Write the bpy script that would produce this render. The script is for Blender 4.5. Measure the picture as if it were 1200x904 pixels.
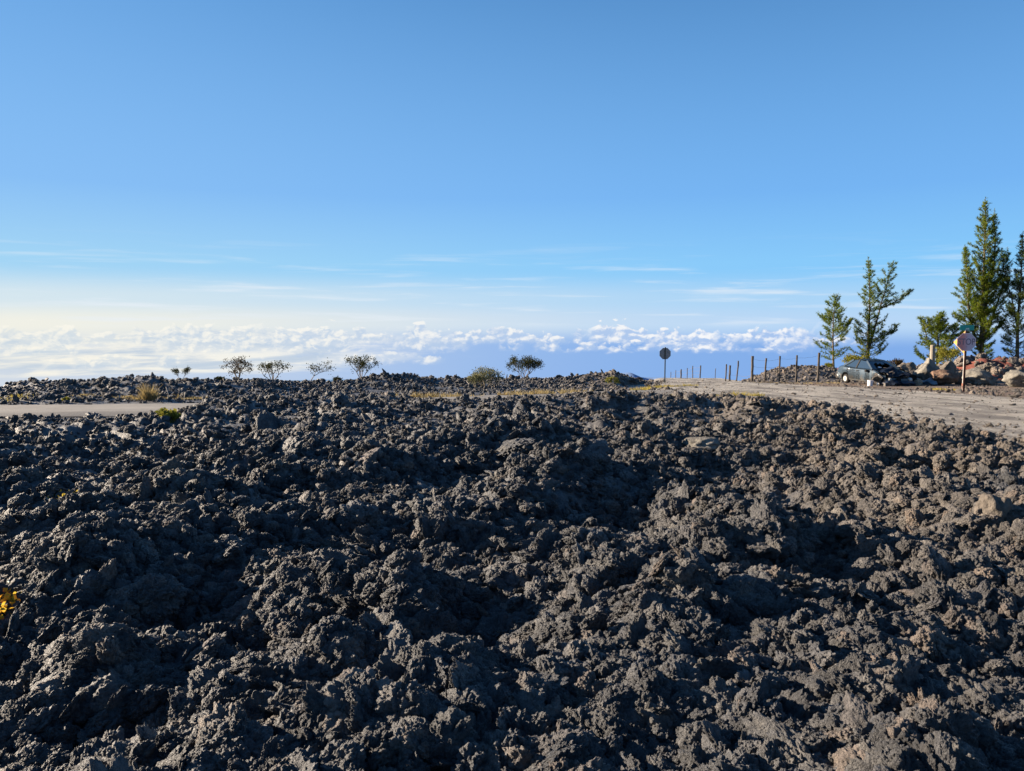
import bpy, bmesh, math, random
import numpy as np
from mathutils import Vector, Matrix, noise as mnoise

for o in list(bpy.data.objects):
    bpy.data.objects.remove(o)
scene = bpy.context.scene
COL = scene.collection
R = math.radians

# ---------------------------------------------------------------- camera
EYE = 1.6
F = 890.0                                # focal length in photo pixels (1200 wide)
PITCH = math.atan(75.0 / F)
cam_data = bpy.data.cameras.new("camera")
cam_data.sensor_fit = 'HORIZONTAL'
cam_data.sensor_width = 36.0
cam_data.lens = 36.0 * F / 1200.0
cam_data.clip_start = 0.05
cam_data.clip_end = 400000.0
cam = bpy.data.objects.new("camera", cam_data)
cam.location = (0, 0, EYE)
cam.rotation_euler = (math.pi / 2 - PITCH, 0, 0)
COL.objects.link(cam)
scene.camera = cam

# ---------------------------------------------------------------- sun, sky, exposure
SKY_STR = 0.05
EXPOSURE = 1.85
SKY_SAT = 1.22
SUN_AZ = R(-73)        # clockwise from +Y (view direction): low on the left
SUN_EL = R(16.5)
sun_vec = Vector((math.sin(SUN_AZ) * math.cos(SUN_EL), math.cos(SUN_AZ) * math.cos(SUN_EL), math.sin(SUN_EL)))
sl = bpy.data.lights.new("sun", 'SUN')
sl.energy = 5.0
sl.angle = R(0.5)
sl.color = (1.0, 0.83, 0.64)
sun = bpy.data.objects.new("sun", sl)
sun.rotation_euler = sun_vec.to_track_quat('Z', 'Y').to_euler()
sun.location = sun_vec * 200
COL.objects.link(sun)

scene.view_settings.view_transform = 'Standard'
scene.view_settings.look = 'None'
scene.view_settings.gamma = 1.0
scene.view_settings.use_curve_mapping = False
scene.view_settings.exposure = EXPOSURE
scene.render.engine = 'CYCLES'

world = bpy.data.worlds.new("World")
scene.world = world
world.use_nodes = True
wt = world.node_tree
wt.nodes.clear()


def N(t, kind, **kw):
    n = t.nodes.new(kind)
    for k, v in kw.items():
        setattr(n, k, v)
    return n


def math_node(t, op, a, b=None, c=None, clamp=False):
    n = t.nodes.new('ShaderNodeMath')
    n.operation = op
    n.use_clamp = clamp
    for i, v in enumerate((a, b, c)):
        if v is None:
            continue
        if isinstance(v, (int, float)):
            n.inputs[i].default_value = v
        else:
            t.links.new(v, n.inputs[i])
    return n.outputs[0]


def map_range(t, v, a, b, c=0.0, d=1.0, smooth=True):
    n = t.nodes.new('ShaderNodeMapRange')
    n.interpolation_type = 'SMOOTHSTEP' if smooth else 'LINEAR'
    t.links.new(v, n.inputs['Value'])
    for k, x in zip(('From Min', 'From Max', 'To Min', 'To Max'), (a, b, c, d)):
        n.inputs[k].default_value = x
    return n.outputs[0]


def mix_col(t, fac, a, b, blend='MIX'):
    n = t.nodes.new('ShaderNodeMix')
    n.data_type = 'RGBA'
    n.blend_type = blend
    for s, v in ((n.inputs[0], fac), (n.inputs[6], a), (n.inputs[7], b)):
        if isinstance(v, (int, float)):
            s.default_value = v
        elif isinstance(v, tuple):
            s.default_value = v if len(v) == 4 else (*v, 1)
        else:
            t.links.new(v, s)
    return n.outputs[2]


tc = N(wt, 'ShaderNodeTexCoord')
nrm = N(wt, 'ShaderNodeVectorMath', operation='NORMALIZE')
wt.links.new(tc.outputs['Generated'], nrm.inputs[0])
sep = N(wt, 'ShaderNodeSeparateXYZ')
wt.links.new(nrm.outputs[0], sep.inputs[0])
zc = math_node(wt, 'MAXIMUM', sep.outputs[2], 0.02)       # below the horizon goes on as the horizon does
cmb = N(wt, 'ShaderNodeCombineXYZ')
wt.links.new(sep.outputs[0], cmb.inputs[0])
wt.links.new(sep.outputs[1], cmb.inputs[1])
wt.links.new(zc, cmb.inputs[2])
sky = N(wt, 'ShaderNodeTexSky', sky_type='NISHITA')
sky.sun_disc = False
sky.sun_elevation = SUN_EL
sky.sun_rotation = SUN_AZ
sky.altitude = 1500
sky.air_density = 1.0
sky.dust_density = 0.15
sky.ozone_density = 2.0
wt.links.new(cmb.outputs[0], sky.inputs[0])
hs = N(wt, 'ShaderNodeHueSaturation')
hs.inputs['Saturation'].default_value = SKY_SAT
hs.inputs['Hue'].default_value = 0.502
wt.links.new(sky.outputs[0], hs.inputs['Color'])
az = math_node(wt, 'ARCTAN2', sep.outputs[0], sep.outputs[1])
el = math_node(wt, 'ARCSINE', sep.outputs[2])


def sky_noise(sa, se, detail, rough, dist=0.0, oa=0.0, oe=0.0, seed=0.0):
    cv = N(wt, 'ShaderNodeCombineXYZ')
    wt.links.new(math_node(wt, 'MULTIPLY_ADD', az, sa, oa), cv.inputs[0])
    wt.links.new(math_node(wt, 'MULTIPLY_ADD', el, se, oe), cv.inputs[1])
    cv.inputs[2].default_value = seed
    return noise_node(wt, 1.0, detail, rough, cv.outputs[0], dist)


def noise_node(t, scale, detail=4, rough=0.55, coord=None, dist=0.0):
    n = N(t, 'ShaderNodeTexNoise')
    n.inputs['Scale'].default_value = scale
    n.inputs['Detail'].default_value = detail
    n.inputs['Roughness'].default_value = rough
    n.inputs['Distortion'].default_value = dist
    if coord is not None:
        t.links.new(coord, n.inputs['Vector'])
    return n.outputs[0]


def W(op, a, b=None, c=None):
    return math_node(wt, op, a, b, c)


sunward = map_range(wt, az, R(26), R(-40))                 # 1 towards the sun, 0 away from it
# humid air: pale just above the horizon, blue below it over the sea, whiter towards the sun
def radiance(r, g, b_):
    """sky radiance that this exposure shows as the given 8-bit colour"""
    return tuple((((c / 255 + 0.055) / 1.055) ** 2.4) / (SKY_STR * 2 ** EXPOSURE) for c in (r, g, b_))


def air(away, toward):
    return mix_col(wt, sunward, radiance(*away), radiance(*toward))


c0 = mix_col(wt, map_range(wt, el, R(44), R(20), 0, 0.8), hs.outputs[0], air((88, 147, 208), (104, 163, 223)))
c0 = mix_col(wt, map_range(wt, el, R(22), R(9), 0, 0.9, False), c0, air((120, 183, 246), (138, 192, 246)))
c0 = mix_col(wt, map_range(wt, el, R(9), R(4.2), 0, 0.9, False), c0, air((138, 204, 251), (166, 215, 245)))
c0 = mix_col(wt, map_range(wt, el, R(3.9), R(1.6), 0, 0.85), c0, air((176, 214, 246), (222, 234, 238)))
c0 = mix_col(wt, map_range(wt, el, R(1.6), R(0.0), 0, 0.85), c0, air((186, 215, 246), (247, 243, 228)))
blue = W('MULTIPLY', map_range(wt, el, R(-0.2), R(-1.9)), W('MULTIPLY_ADD', sunward, -0.62, 0.97))
c1 = mix_col(wt, blue, c0, radiance(128, 172, 233))
# thin cirrus streaks
streak = map_range(wt, sky_noise(5.0, 85.0, 5, 0.55, 0.3), 0.50, 0.74)
band = W('MULTIPLY', map_range(wt, el, R(6.5), R(2.2)), map_range(wt, el, R(-0.6), R(0.3)))
c2 = mix_col(wt, W('MULTIPLY', W('MULTIPLY', streak, band), 0.7), c1, radiance(232, 240, 248))
# low stratus sheets towards the sun
st_n = W('ADD', sky_noise(4.0, 55.0, 6, 0.6, 0.4, 3.1), W('MULTIPLY', sky_noise(30.0, 120.0, 5, 0.65, 0.5, 1.0), 0.22))
st_cov = W('MULTIPLY', W('MULTIPLY', map_range(wt, az, R(2), R(-20)), map_range(wt, el, R(-4.3), R(-3.2))), map_range(wt, el, R(-0.1), R(-1.2)))
st_a = map_range(wt, W('MULTIPLY_ADD', st_cov, 0.34, st_n), 0.72, 0.92)
st_a = W('MULTIPLY', st_a, st_cov)
st_c = mix_col(wt, map_range(wt, sky_noise(9.0, 90.0, 5, 0.6, 0.4, 7.0), 0.36, 0.6), radiance(196, 210, 224), air((238, 243, 248), (252, 247, 232)))
c3 = mix_col(wt, W('MULTIPLY', st_a, 0.9), c2, st_c)
# row of trade cumulus with flat bases; light from the sun's side
def cumulus(c_in, seed, base, top, thick, cover, az0, az1, peak=None):
    lump = sky_noise(7.0, 0.0, 3, 0.55, 0.0, seed * 3.7, 0.0, seed)
    puff = sky_noise(58.0, 88.0, 6, 0.56, 0.35, seed, seed, seed)
    puff_s = sky_noise(58.0, 88.0, 6, 0.56, 0.35, seed - 0.24, seed + 0.34, seed)
    hgt = map_range(wt, lump, 0.34, 0.70, base + 0.25, top, True)          # top elevation in degrees
    if peak:
        hgt = W('ADD', hgt, W('MULTIPLY', W('EXPONENT', W('MULTIPLY', W('POWER', W('DIVIDE', W('SUBTRACT', az, R(peak[0])), R(peak[1])), 2.0), -1.0)), peak[2]))
    eld = W('MULTIPLY', el, 180.0 / math.pi)
    prof = W('DIVIDE', W('SUBTRACT', hgt, eld), thick)                       # >0 below the local top
    dens = W('ADD', W('MULTIPLY', W('MINIMUM', prof, 1.0), 0.34), W('SUBTRACT', puff, 0.5))
    a_ = W('MULTIPLY', map_range(wt, dens, 0.0, 0.10), map_range(wt, W('MULTIPLY_ADD', puff, 0.9, eld), base + 0.12, base + 0.62))
    a_ = W('MULTIPLY', W('MULTIPLY', a_, map_range(wt, sky_noise(11.0, 0, 3, 0.5, 0.0, seed * 1.3, 0, seed + 4), 0.46 - cover, 0.56 - cover)), cover_az(az0, az1))
    lit = map_range(wt, W('ADD', W('SUBTRACT', puff, puff_s), W('MULTIPLY', W('SUBTRACT', eld, base), 0.055)), -0.06, 0.20)
    col = mix_col(wt, lit, air((168, 196, 238), (205, 218, 228)), air((248, 249, 252), (253, 249, 236)))
    return mix_col(wt, W('MULTIPLY', a_, W('MULTIPLY_ADD', sunward, -0.38, 0.98)), c_in, col)


def cover_az(a0, a1):
    return W('MULTIPLY', map_range(wt, az, R(a0 - 4), R(a0 + 2)), map_range(wt, az, R(a1 + 3), R(a1 - 2)))


c4 = cumulus(c3, 2.0, -1.45, 0.05, 0.9, 0.16, -34, 24)
c5 = cumulus(c4, 5.3, -2.05, -0.15, 1.2, 0.06, -40, 20)
c5 = cumulus(c5, 3.4, -2.0, -1.3, 0.8, 0.6, -8.6, -5.2, (-6.9, 1.0, 1.35))
c6 = cumulus(c5, 9.1, -3.0, -1.9, 0.8, -0.03, -40, -4)
bg = N(wt, 'ShaderNodeBackground')
bg.inputs['Strength'].default_value = SKY_STR
wt.links.new(c6, bg.inputs[0])
wo = N(wt, 'ShaderNodeOutputWorld')
wt.links.new(bg.outputs[0], wo.inputs[0])

# ---------------------------------------------------------------- helpers
cP, sP = math.cos(PITCH), math.sin(PITCH)


def pix_dir(px, py):
    a = (px - 600.0) / F
    b = (452.0 - py) / F
    return Vector((a, b * sP + cP, b * cP - sP))


def plane_z(y):
    """general fall of the slope towards the sea (metres)"""
    y = np.asarray(y, float)
    return 0.15 - 0.05 * np.minimum(y, 58) - 0.095 * np.maximum(y - 58, 0)


def pix_at(px, py, Y):
    """point on the pixel's ray at depth Y (metres along +Y)"""
    d = pix_dir(px, py)
    k = Y / d.y
    return Vector((d.x * k, Y, EYE + d.z * k))


def pix_ground(px, py):
    """where the pixel's ray meets the road level"""
    d = pix_dir(px, py)
    k = (0.15 - EYE) / (d.z + 0.05 * d.y)
    return Vector((d.x * k, d.y * k, EYE + d.z * k))


rng = np.random.default_rng(7)
PERM = rng.permutation(512).astype(np.int64)
GRAD = rng.normal(size=(512, 3))
GRAD /= np.linalg.norm(GRAD, axis=1)[:, None]


def hsh(i, j, k):
    return PERM[(PERM[(PERM[i & 511] + j) & 511] + k) & 511]


def gnoise(p, seed=0):
    """vectorised gradient noise, p (n,3) -> about -0.7..0.7"""
    p = p + seed * 17.31
    f0 = np.floor(p)
    i = f0.astype(np.int64)
    f = p - f0
    u = f * f * f * (f * (f * 6 - 15) + 10)
    r = 0
    for dx in (0, 1):
        wx = u[:, 0] if dx else 1 - u[:, 0]
        for dy in (0, 1):
            wy = u[:, 1] if dy else 1 - u[:, 1]
            for dz in (0, 1):
                wz = u[:, 2] if dz else 1 - u[:, 2]
                g = GRAD[hsh(i[:, 0] + dx, i[:, 1] + dy, i[:, 2] + dz)]
                r = r + wx * wy * wz * (g[:, 0] * (f[:, 0] - dx) + g[:, 1] * (f[:, 1] - dy) + g[:, 2] * (f[:, 2] - dz))
    return r


def fbm(p, octs=4, gain=0.5, seed=0):
    a, r, q = 1.0, 0.0, p
    for o in range(octs):
        r = r + a * gnoise(q, seed + o)
        a *= gain
        q = q * 2.03
    return r


RND = rng.random((512, 3))


def worley2(x, y, seed=0):
    """2-D cell noise: distance to nearest feature point and that cell's random number"""
    x = x + seed * 7.7
    y = y + seed * 3.3
    ix = np.floor(x).astype(np.int64)
    iy = np.floor(y).astype(np.int64)
    best = np.full(x.shape, 9.0)
    rid = np.zeros(x.shape)
    for dx in (-1, 0, 1):
        for dy in (-1, 0, 1):
            h = hsh(ix + dx, iy + dy, np.full_like(ix, seed))
            r = RND[h]
            d = (ix + dx + r[:, 0] - x) ** 2 + (iy + dy + r[:, 1] - y) ** 2
            m = d < best
            best = np.where(m, d, best)
            rid = np.where(m, r[:, 2], rid)
    return np.sqrt(best), rid


def worley3(p, seed=0):
    p = p + seed * 5.1
    i = np.floor(p).astype(np.int64)
    best = np.full(len(p), 9.0)
    for dx in (-1, 0, 1):
        for dy in (-1, 0, 1):
            for dz in (-1, 0, 1):
                h = hsh(i[:, 0] + dx, i[:, 1] + dy, i[:, 2] + dz)
                c = i + np.array((dx, dy, dz)) + RND[h]
                best = np.minimum(best, ((c - p) ** 2).sum(1))
    return np.sqrt(best)


def sstep(a, b, x):
    t = np.clip((x - a) / (b - a), 0, 1)
    return t * t * (3 - 2 * t)


def mesh_np(name, verts, faces, mat=None, smooth=False):
    """mesh from numpy arrays, faces (n,3) or (n,4)"""
    me = bpy.data.meshes.new(name)
    verts = np.asarray(verts, np.float32)
    faces = np.asarray(faces, np.int32)
    k = faces.shape[1]
    me.vertices.add(len(verts))
    me.vertices.foreach_set('co', verts.ravel())
    me.loops.add(faces.size)
    me.loops.foreach_set('vertex_index', faces.ravel())
    me.polygons.add(len(faces))
    me.polygons.foreach_set('loop_start', np.arange(0, faces.size, k, dtype=np.int32))
    me.polygons.foreach_set('loop_total', np.full(len(faces), k, np.int32))
    if smooth:
        me.polygons.foreach_set('use_smooth', np.ones(len(faces), bool))
    me.update(calc_edges=True)
    if mat:
        me.materials.append(mat)
    return me


def link(name, me, parent=None, loc=(0, 0, 0), rot=(0, 0, 0), scale=(1, 1, 1)):
    o = bpy.data.objects.new(name, me)
    o.location = loc
    o.rotation_euler = rot
    o.scale = scale
    if parent:
        o.parent = parent
    COL.objects.link(o)
    return o


def tag(o, label=None, cat=None, group=None, kind=None):
    for k, v in (('label', label), ('category', cat), ('group', group), ('kind', kind)):
        if v:
            o[k] = v
    return o


def empty(name, loc, rz=0.0, label=None, cat=None, group=None):
    o = link(name, None, None, loc, (0, 0, rz))
    o.empty_display_size = 0.2
    return tag(o, label, cat, group)


def bm_link(name, bm, mat, parent=None, smooth=False, loc=(0, 0, 0), rot=(0, 0, 0)):
    me = bpy.data.meshes.new(name)
    bm.normal_update()
    bm.to_mesh(me)
    bm.free()
    me.materials.append(mat)
    if smooth:
        for p in me.polygons:
            p.use_smooth = True
    return link(name, me, parent, loc, rot)


def grid_faces(nu, nv):
    a = np.arange(nu * nv).reshape(nv, nu)
    return np.stack([a[:-1, :-1].ravel(), a[:-1, 1:].ravel(), a[1:, 1:].ravel(), a[1:, :-1].ravel()], 1)


def tube(bm, pts, rad, seg=6, cap=True):
    """tapered tube along points"""
    rings = []
    n = len(pts)
    for i, p in enumerate(pts):
        p = Vector(p)
        t = (Vector(pts[min(i + 1, n - 1)]) - Vector(pts[max(i - 1, 0)]))
        if t.length < 1e-9:
            t = Vector((0, 0, 1))
        t.normalize()
        a = t.orthogonal().normalized() if abs(t.z) < 0.9 else Vector((1, 0, 0)).cross(t).normalized()
        b = t.cross(a)
        r = rad[i] if hasattr(rad, '__len__') else rad
        rings.append([bm.verts.new(p + a * (r * math.cos(2 * math.pi * k / seg)) + b * (r * math.sin(2 * math.pi * k / seg))) for k in range(seg)])
    for i in range(n - 1):
        for k in range(seg):
            bm.faces.new((rings[i][k], rings[i][(k + 1) % seg], rings[i + 1][(k + 1) % seg], rings[i + 1][k]))
    if cap:
        bm.faces.new(rings[0][::-1])
        bm.faces.new(rings[-1])


def box(bm, x0, x1, y0, y1, z0, z1, jit=0.0, rnd=None):
    vs = []
    for z in (z0, z1):
        for x, y in ((x0, y0), (x1, y0), (x1, y1), (x0, y1)):
            j = Vector((0, 0, 0))
            if jit:
                j = Vector([(rnd.random() - 0.5) * jit for _ in range(3)])
            vs.append(bm.verts.new(Vector((x, y, z)) + j))
    for f in ((3, 2, 1, 0), (4, 5, 6, 7), (0, 1, 5, 4), (1, 2, 6, 5), (2, 3, 7, 6), (3, 0, 4, 7)):
        bm.faces.new([vs[i] for i in f])
    return vs


# ---------------------------------------------------------------- materials
def new_mat(name):
    m = bpy.data.materials.new(name)
    m.use_nodes = True
    t = m.node_tree
    b = t.nodes['Principled BSDF']
    b.inputs['Specular IOR Level'].default_value = 0.3
    return m, t, b


def ramp(t, v, stops):
    n = N(t, 'ShaderNodeValToRGB')
    e = n.color_ramp.elements
    while len(e) < len(stops):
        e.new(0.5)
    for x, (p, c) in zip(e, stops):
        x.position = p
        x.color = (*c, 1)
    t.links.new(v, n.inputs[0])
    return n.outputs[0]


def bump(t, b, h, strength, dist):
    n = N(t, 'ShaderNodeBump')
    n.inputs['Strength'].default_value = strength
    n.inputs['Distance'].default_value = dist
    t.links.new(h, n.inputs['Height'])
    t.links.new(n.outputs[0], b.inputs['Normal'])


def simple_mat(name, col, rough=0.7, metal=0.0, var=0.25, scale=8.0, bump_s=0.0, bump_d=0.01, col2=None, spec=0.3):
    """plain colour broken up by noise"""
    m, t, b = new_mat(name)
    co = N(t, 'ShaderNodeTexCoord').outputs['Object']
    n = noise_node(t, scale, 5, 0.6, co)
    c2 = col2 or tuple(c * (1 - var) for c in col)
    t.links.new(ramp(t, n, [(0.32, c2), (0.68, col)]), b.inputs['Base Color'])
    b.inputs['Roughness'].default_value = rough
    b.inputs['Metallic'].default_value = metal
    b.inputs['Specular IOR Level'].default_value = spec
    if bump_s:
        bump(t, b, noise_node(t, scale * 5, 5, 0.65, co), bump_s, bump_d)
    return m
# ================================================================ ground, lava, roads
GRAVEL_LINE = [(12.2, -12), (12.9, 4), (13.4, 14), (14.0, 24), (13.6, 32), (12.4, 40), (12.3, 48), (13.6, 58), (17.5, 78), (26, 110)]
GRAVEL_HALF = [4.5, 4.6, 4.6, 4.6, 6.0, 5.0, 2.7, 2.2, 2.2, 2.2]
PAVED_LINE = [(-60, 19), (-30, 20.5), (-16, 21.8), (-9, 23.0), (-3, 26.2), (3, 31.0), (8, 34.6), (14, 37)]
PAVED_HALF = [2.1] * 8


def resample(line, half, step=0.5):
    L = np.array(line, float)
    h = np.array(half, float)
    s = np.concatenate([[0], np.cumsum(np.linalg.norm(np.diff(L, axis=0), axis=1))])
    q = np.arange(0, s[-1], step)
    out = np.stack([np.interp(q, s, L[:, 0]), np.interp(q, s, L[:, 1]), np.interp(q, s, h)], 1)
    k = np.ones(9) / 9
    for c in range(3):
        pad = np.pad(out[:, c], 4, mode='edge')
        out[:, c] = np.convolve(pad, k, 'valid')
    return out


GR = resample(GRAVEL_LINE, GRAVEL_HALF)
PR = resample(PAVED_LINE, PAVED_HALF)


def road_dist(x, y):
    """signed distance to the nearest road edge (negative on the road)"""
    best = np.full(x.shape, 99.0)
    for road in (GR, PR):
        for c in road[::2]:
            best = np.minimum(best, np.hypot(x - c[0], y - c[1]) - c[2])
    return best


RIDGE = np.array([(-400, 456), (0, 456), (40, 449), (100, 447), (150, 443), (200, 445), (300, 446), (350, 449), (400, 448),
                  (440, 441), (480, 439), (510, 444), (560, 443), (650, 444), (690, 440), (720, 436), (745, 443), (765, 450),
                  (790, 455), (850, 454), (868, 448), (885, 440), (905, 433), (950, 429), (975, 431), (1000, 435), (1060, 430),
                  (1100, 428), (1130, 434), (1200, 436), (1600, 436)], float)
RIDGE_Y = np.array([(-400, 28), (0, 30), (200, 33), (400, 39), (600, 44), (720, 46), (765, 52), (850, 56), (1000, 56), (1100, 51), (1200, 49), (1600, 45)], float)
PAVED_Y = PR[:, :2]

# hollows (-) and mounds (+): pixel, height, radius in metres
FORMS = [(-90, 730, -0.30, 0.5), (-170, 720, -0.35, 0.6), (8, 716, 0.08, 0.12), (100, 552, -0.42, 1.5), (150, 560, -0.2, 0.9), (490, 815, -0.26, 0.22), (440, 860, -0.20, 0.2), (540, 785, -0.18, 0.2), (985, 735, -0.20, 0.28), (860, 600, -0.28, 0.6),  # leading out-of-view hollows and plant mound added to let sun reach orange plant
         (610, 522, -0.35, 0.8), (960, 620, -0.26, 0.6), (30, 770, -0.2, 0.35), (330, 612, -0.2, 0.45), (720, 620, -0.25, 0.6), (250, 730, -0.16, 0.3), (1090, 660, -0.12, 0.4),
         (785, 790, 0.20, 0.24), (560, 540, 0.3, 0.8), (520, 890, 0.16, 0.25), (330, 560, 0.2, 0.7), (640, 590, 0.22, 0.5), (1040, 505, 0.15, 1.2),
         (740, 500, 0.22, 1.2), (450, 500, 0.2, 1.3), (260, 500, 0.25, 1.5), (480, 740, 0.12, 0.25), (150, 690, 0.14, 0.4), (900, 690, 0.16, 0.35), (80, 850, 0.10, 0.3), (690, 690, 0.15, 0.35)]
CREST = np.array([(-600, 492), (0, 492), (100, 490), (195, 484), (225, 474), (300, 466), (400, 462), (500, 467), (560, 468), (620, 464), (700, 461), (760, 461),
                  (850, 464), (900, 467), (960, 476), (1000, 483), (1050, 490), (1100, 500), (1200, 526), (1300, 560), (1600, 680)], float)
FORMS_W = [(pix_ground(a, b), h, r) for a, b, h, r in FORMS]


def world_px(x, y):
    dep = np.maximum(y * cP - (plane_z(y) - EYE) * sP, 0.3)
    return 600 + F * x / dep


def lava_parts(x, y, fine=True):
    """height of the lava surface and road mask"""
    p0 = plane_z(y)
    rd = road_dist(x, y)
    px = world_px(x, y)
    py_c = np.interp(x, PAVED_Y[:, 0], PAVED_Y[:, 1])
    far = (((x < 13) & (y > py_c)) | (y > 43)).astype(float)
    z2 = np.zeros_like(x)
    P2 = np.stack([x, y, z2], 1)
    # front field: rolling clinkery mounds
    roll = fbm(P2 * 0.30, 3, 0.5, 3) * 0.42 + (0.18 - np.abs(gnoise(P2 * 0.75, 9))) * 0.34
    front = 0.16 + 0.20 * sstep(6, 18, y) - 0.14 * sstep(-4, -11, x) + roll
    for c, h, r in FORMS_W:
        q = ((x - c.x) ** 2 + ((y - c.y) * 0.8) ** 2) / (r * r)
        front = front + h * np.exp(-q)
    # keep the far rim of the front field low enough for the road to show
    crow = np.interp(px, CREST[:, 0], CREST[:, 1]) + 5
    tt = (452.0 - crow) / F
    cap = EYE + y * (tt * cP - sP) / (tt * sP + cP) - p0 - 0.03
    cap = np.where(y > 5, cap, 9.0)
    front = np.minimum(front, cap)
    front = np.where(far > 0, 0, front)
    edge_f = sstep(-0.1, 1.7, rd)
    # back field: rises to the ridge seen against the sky
    ry = np.interp(px, RIDGE_Y[:, 0], RIDGE_Y[:, 1])
    rrow = np.interp(px, RIDGE[:, 0], RIDGE[:, 1])
    t = (452.0 - rrow) / F
    rz = EYE + ry * (t * cP - sP) / (t * sP + cP) - 0.10
    hr = rz - plane_z(ry)
    rise = sstep(ry - 7, ry - 0.5, y)
    back = hr * rise - 0.055 * np.maximum(y - ry, 0)
    back = back + rise * (fbm(P2 * 0.45, 3, 0.55, 21) * 0.22)
    edge_b = sstep(0.0, 2.2, rd)
    # flat verge on the far right, round the signs and the boulders
    verge = sstep(0.2, -0.2, rd - 0.0)
    vz = ((x > 13.5) & (y > 22) & (y < 47)).astype(float) * sstep(22, 25, y) * sstep(47, 45, y)
    verge = np.maximum(verge, vz)
    off = np.where(far > 0, back * edge_b, front * edge_f)
    rough = np.where(far > 0, edge_b * (0.25 + 0.75 * rise), edge_f)
    rough = rough * (1 - vz * 0.93)
    off = off * (1 - vz)
    z = p0 + off - 0.09 * (1 - np.clip(rough, 0, 1)) * (1 - vz) - 0.02 * vz
    if fine:
        wx = x + 0.10 * gnoise(P2 * 2.3, 31)
        wy = y + 0.10 * gnoise(P2 * 2.3, 32)
        amp = 0
        patch = 0.45 + 0.85 * sstep(-0.22, 0.22, fbm(P2 * 0.9, 3, 0.5, 55))
        dist = np.hypot(x, y)
        for k, (sc, a) in enumerate(((0.75, 0.15), (0.27, 0.11), (0.11, 0.062), (0.048, 0.028), (0.021, 0.011))):
            f1, rid = worley2(wx / sc, wy / sc, 40 + k)
            cap = np.sqrt(np.maximum(0.0, 1 - (f1 / 0.85) ** 2))
            w = np.clip(2.0 - dist / (sc * 90), 0, 1) if k > 1 else 1.0
            amp = amp + a * (cap * (0.35 + 0.9 * rid) - 0.55) * w
        z = z + amp * rough * patch
    return z, rd, rough


# ---- lava material: dark clinkery basalt, brown to grey, never uniform
def lava_material(name, inst):
    m, t, b = new_mat(name)
    geo = N(t, 'ShaderNodeNewGeometry')
    pos = geo.outputs['Position']
    big = noise_node(t, 0.55, 3, 0.5, pos)
    mid = noise_node(t, 7.0, 4, 0.6, pos)
    fine = noise_node(t, 46.0, 4, 0.7, pos)
    col = ramp(t, mid, [(0.25, (0.018, 0.021, 0.028)), (0.5, (0.056, 0.059, 0.066)), (0.78, (0.155, 0.146, 0.134))])
    sx = N(t, 'ShaderNodeSeparateXYZ')
    t.links.new(pos, sx.inputs[0])
    # cinders are browner and partly oxidised red near the gravel road
    redf = math_node(t, 'MULTIPLY', map_range(t, sx.outputs[0], -0.5, 6.5), map_range(t, big, 0.22, 0.58))
    col = mix_col(t, math_node(t, 'MULTIPLY', redf, 0.7), col, (0.135, 0.107, 0.080))
    tanf = map_range(t, noise_node(t, 2.1, 4, 0.65, pos), 0.58, 0.74)
    col = mix_col(t, math_node(t, 'MULTIPLY', tanf, 0.5), col, (0.18, 0.16, 0.13))
    if inst:
        oi = N(t, 'ShaderNodeObjectInfo')
        v = map_range(t, oi.outputs['Random'], 0, 1, 0.6, 1.3, False)
        col = mix_col(t, 1.0, col, v, 'MULTIPLY')
        warm = map_range(t, oi.outputs['Random'], 0.86, 1.0, 0, 0.5)
        col = mix_col(t, warm, col, (0.17, 0.12, 0.085))
    v2 = map_range(t, fine, 0.28, 0.72, 0.45, 1.6, False)
    col = mix_col(t, 1.0, col, v2, 'MULTIPLY')
    t.links.new(col, b.inputs['Base Color'])
    b.inputs['Roughness'].default_value = 0.58
    b.inputs['Specular IOR Level'].default_value = 0.5
    h = math_node(t, 'ADD', noise_node(t, 90.0, 5, 0.75, pos), math_node(t, 'MULTIPLY', noise_node(t, 24.0, 4, 0.65, pos), 1.6))
    bump(t, b, h, 1.0, 0.02)
    return m


MAT_LAVA = lava_material("basalt_clinker", False)
MAT_ROCK = lava_material("basalt_clinker_pieces", True)

NU, NV = 720, 520
aa = np.linspace(R(-43), R(43), NU)
dd = np.exp(np.linspace(math.log(1.25), math.log(80), NV))
A_, D_ = np.meshgrid(aa, dd)
# equal spacing in the picture plane rather than in angle
gx = (np.tan(A_) * D_).ravel()
gy = D_.ravel()
gz, grd, grough = lava_parts(gx, gy)
P3 = np.stack([gx, gy, gz], 1)
sh = np.clip(0.35 + gy * 0, 0, 1) * grough
for fr, am in ((4.0, 0.09), (11.0, 0.038), (26.0, 0.014)):
    gx = gx + am * sh * gnoise(P3 * fr, 71)
    gy = gy + am * sh * gnoise(P3 * fr, 72)
    gz = gz + am * 0.8 * grough * gnoise(P3 * fr, 73)
me = mesh_np("lava_field", np.stack([gx, gy, gz], 1), grid_faces(NU, NV), MAT_LAVA, True)
lava_field = tag(link("lava_field", me), "black clinkery lava field spreading up to the roads", None, None, 'structure')


# ---- clinker shapes
def ico(sub):
    bm = bmesh.new()
    bmesh.ops.create_icosphere(bm, subdivisions=sub, radius=1.0)
    v = np.array([x.co[:] for x in bm.verts])
    f = np.array([[x.index for x in y.verts] for y in bm.faces])
    bm.free()
    return v, f


ICO = {s: ico(s) for s in (2, 3, 4, 5, 6)}


def knobs(q, seed):
    return np.sqrt(np.maximum(0.0, 1 - (worley3(q, seed) / 0.9) ** 2)) - 0.55


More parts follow.
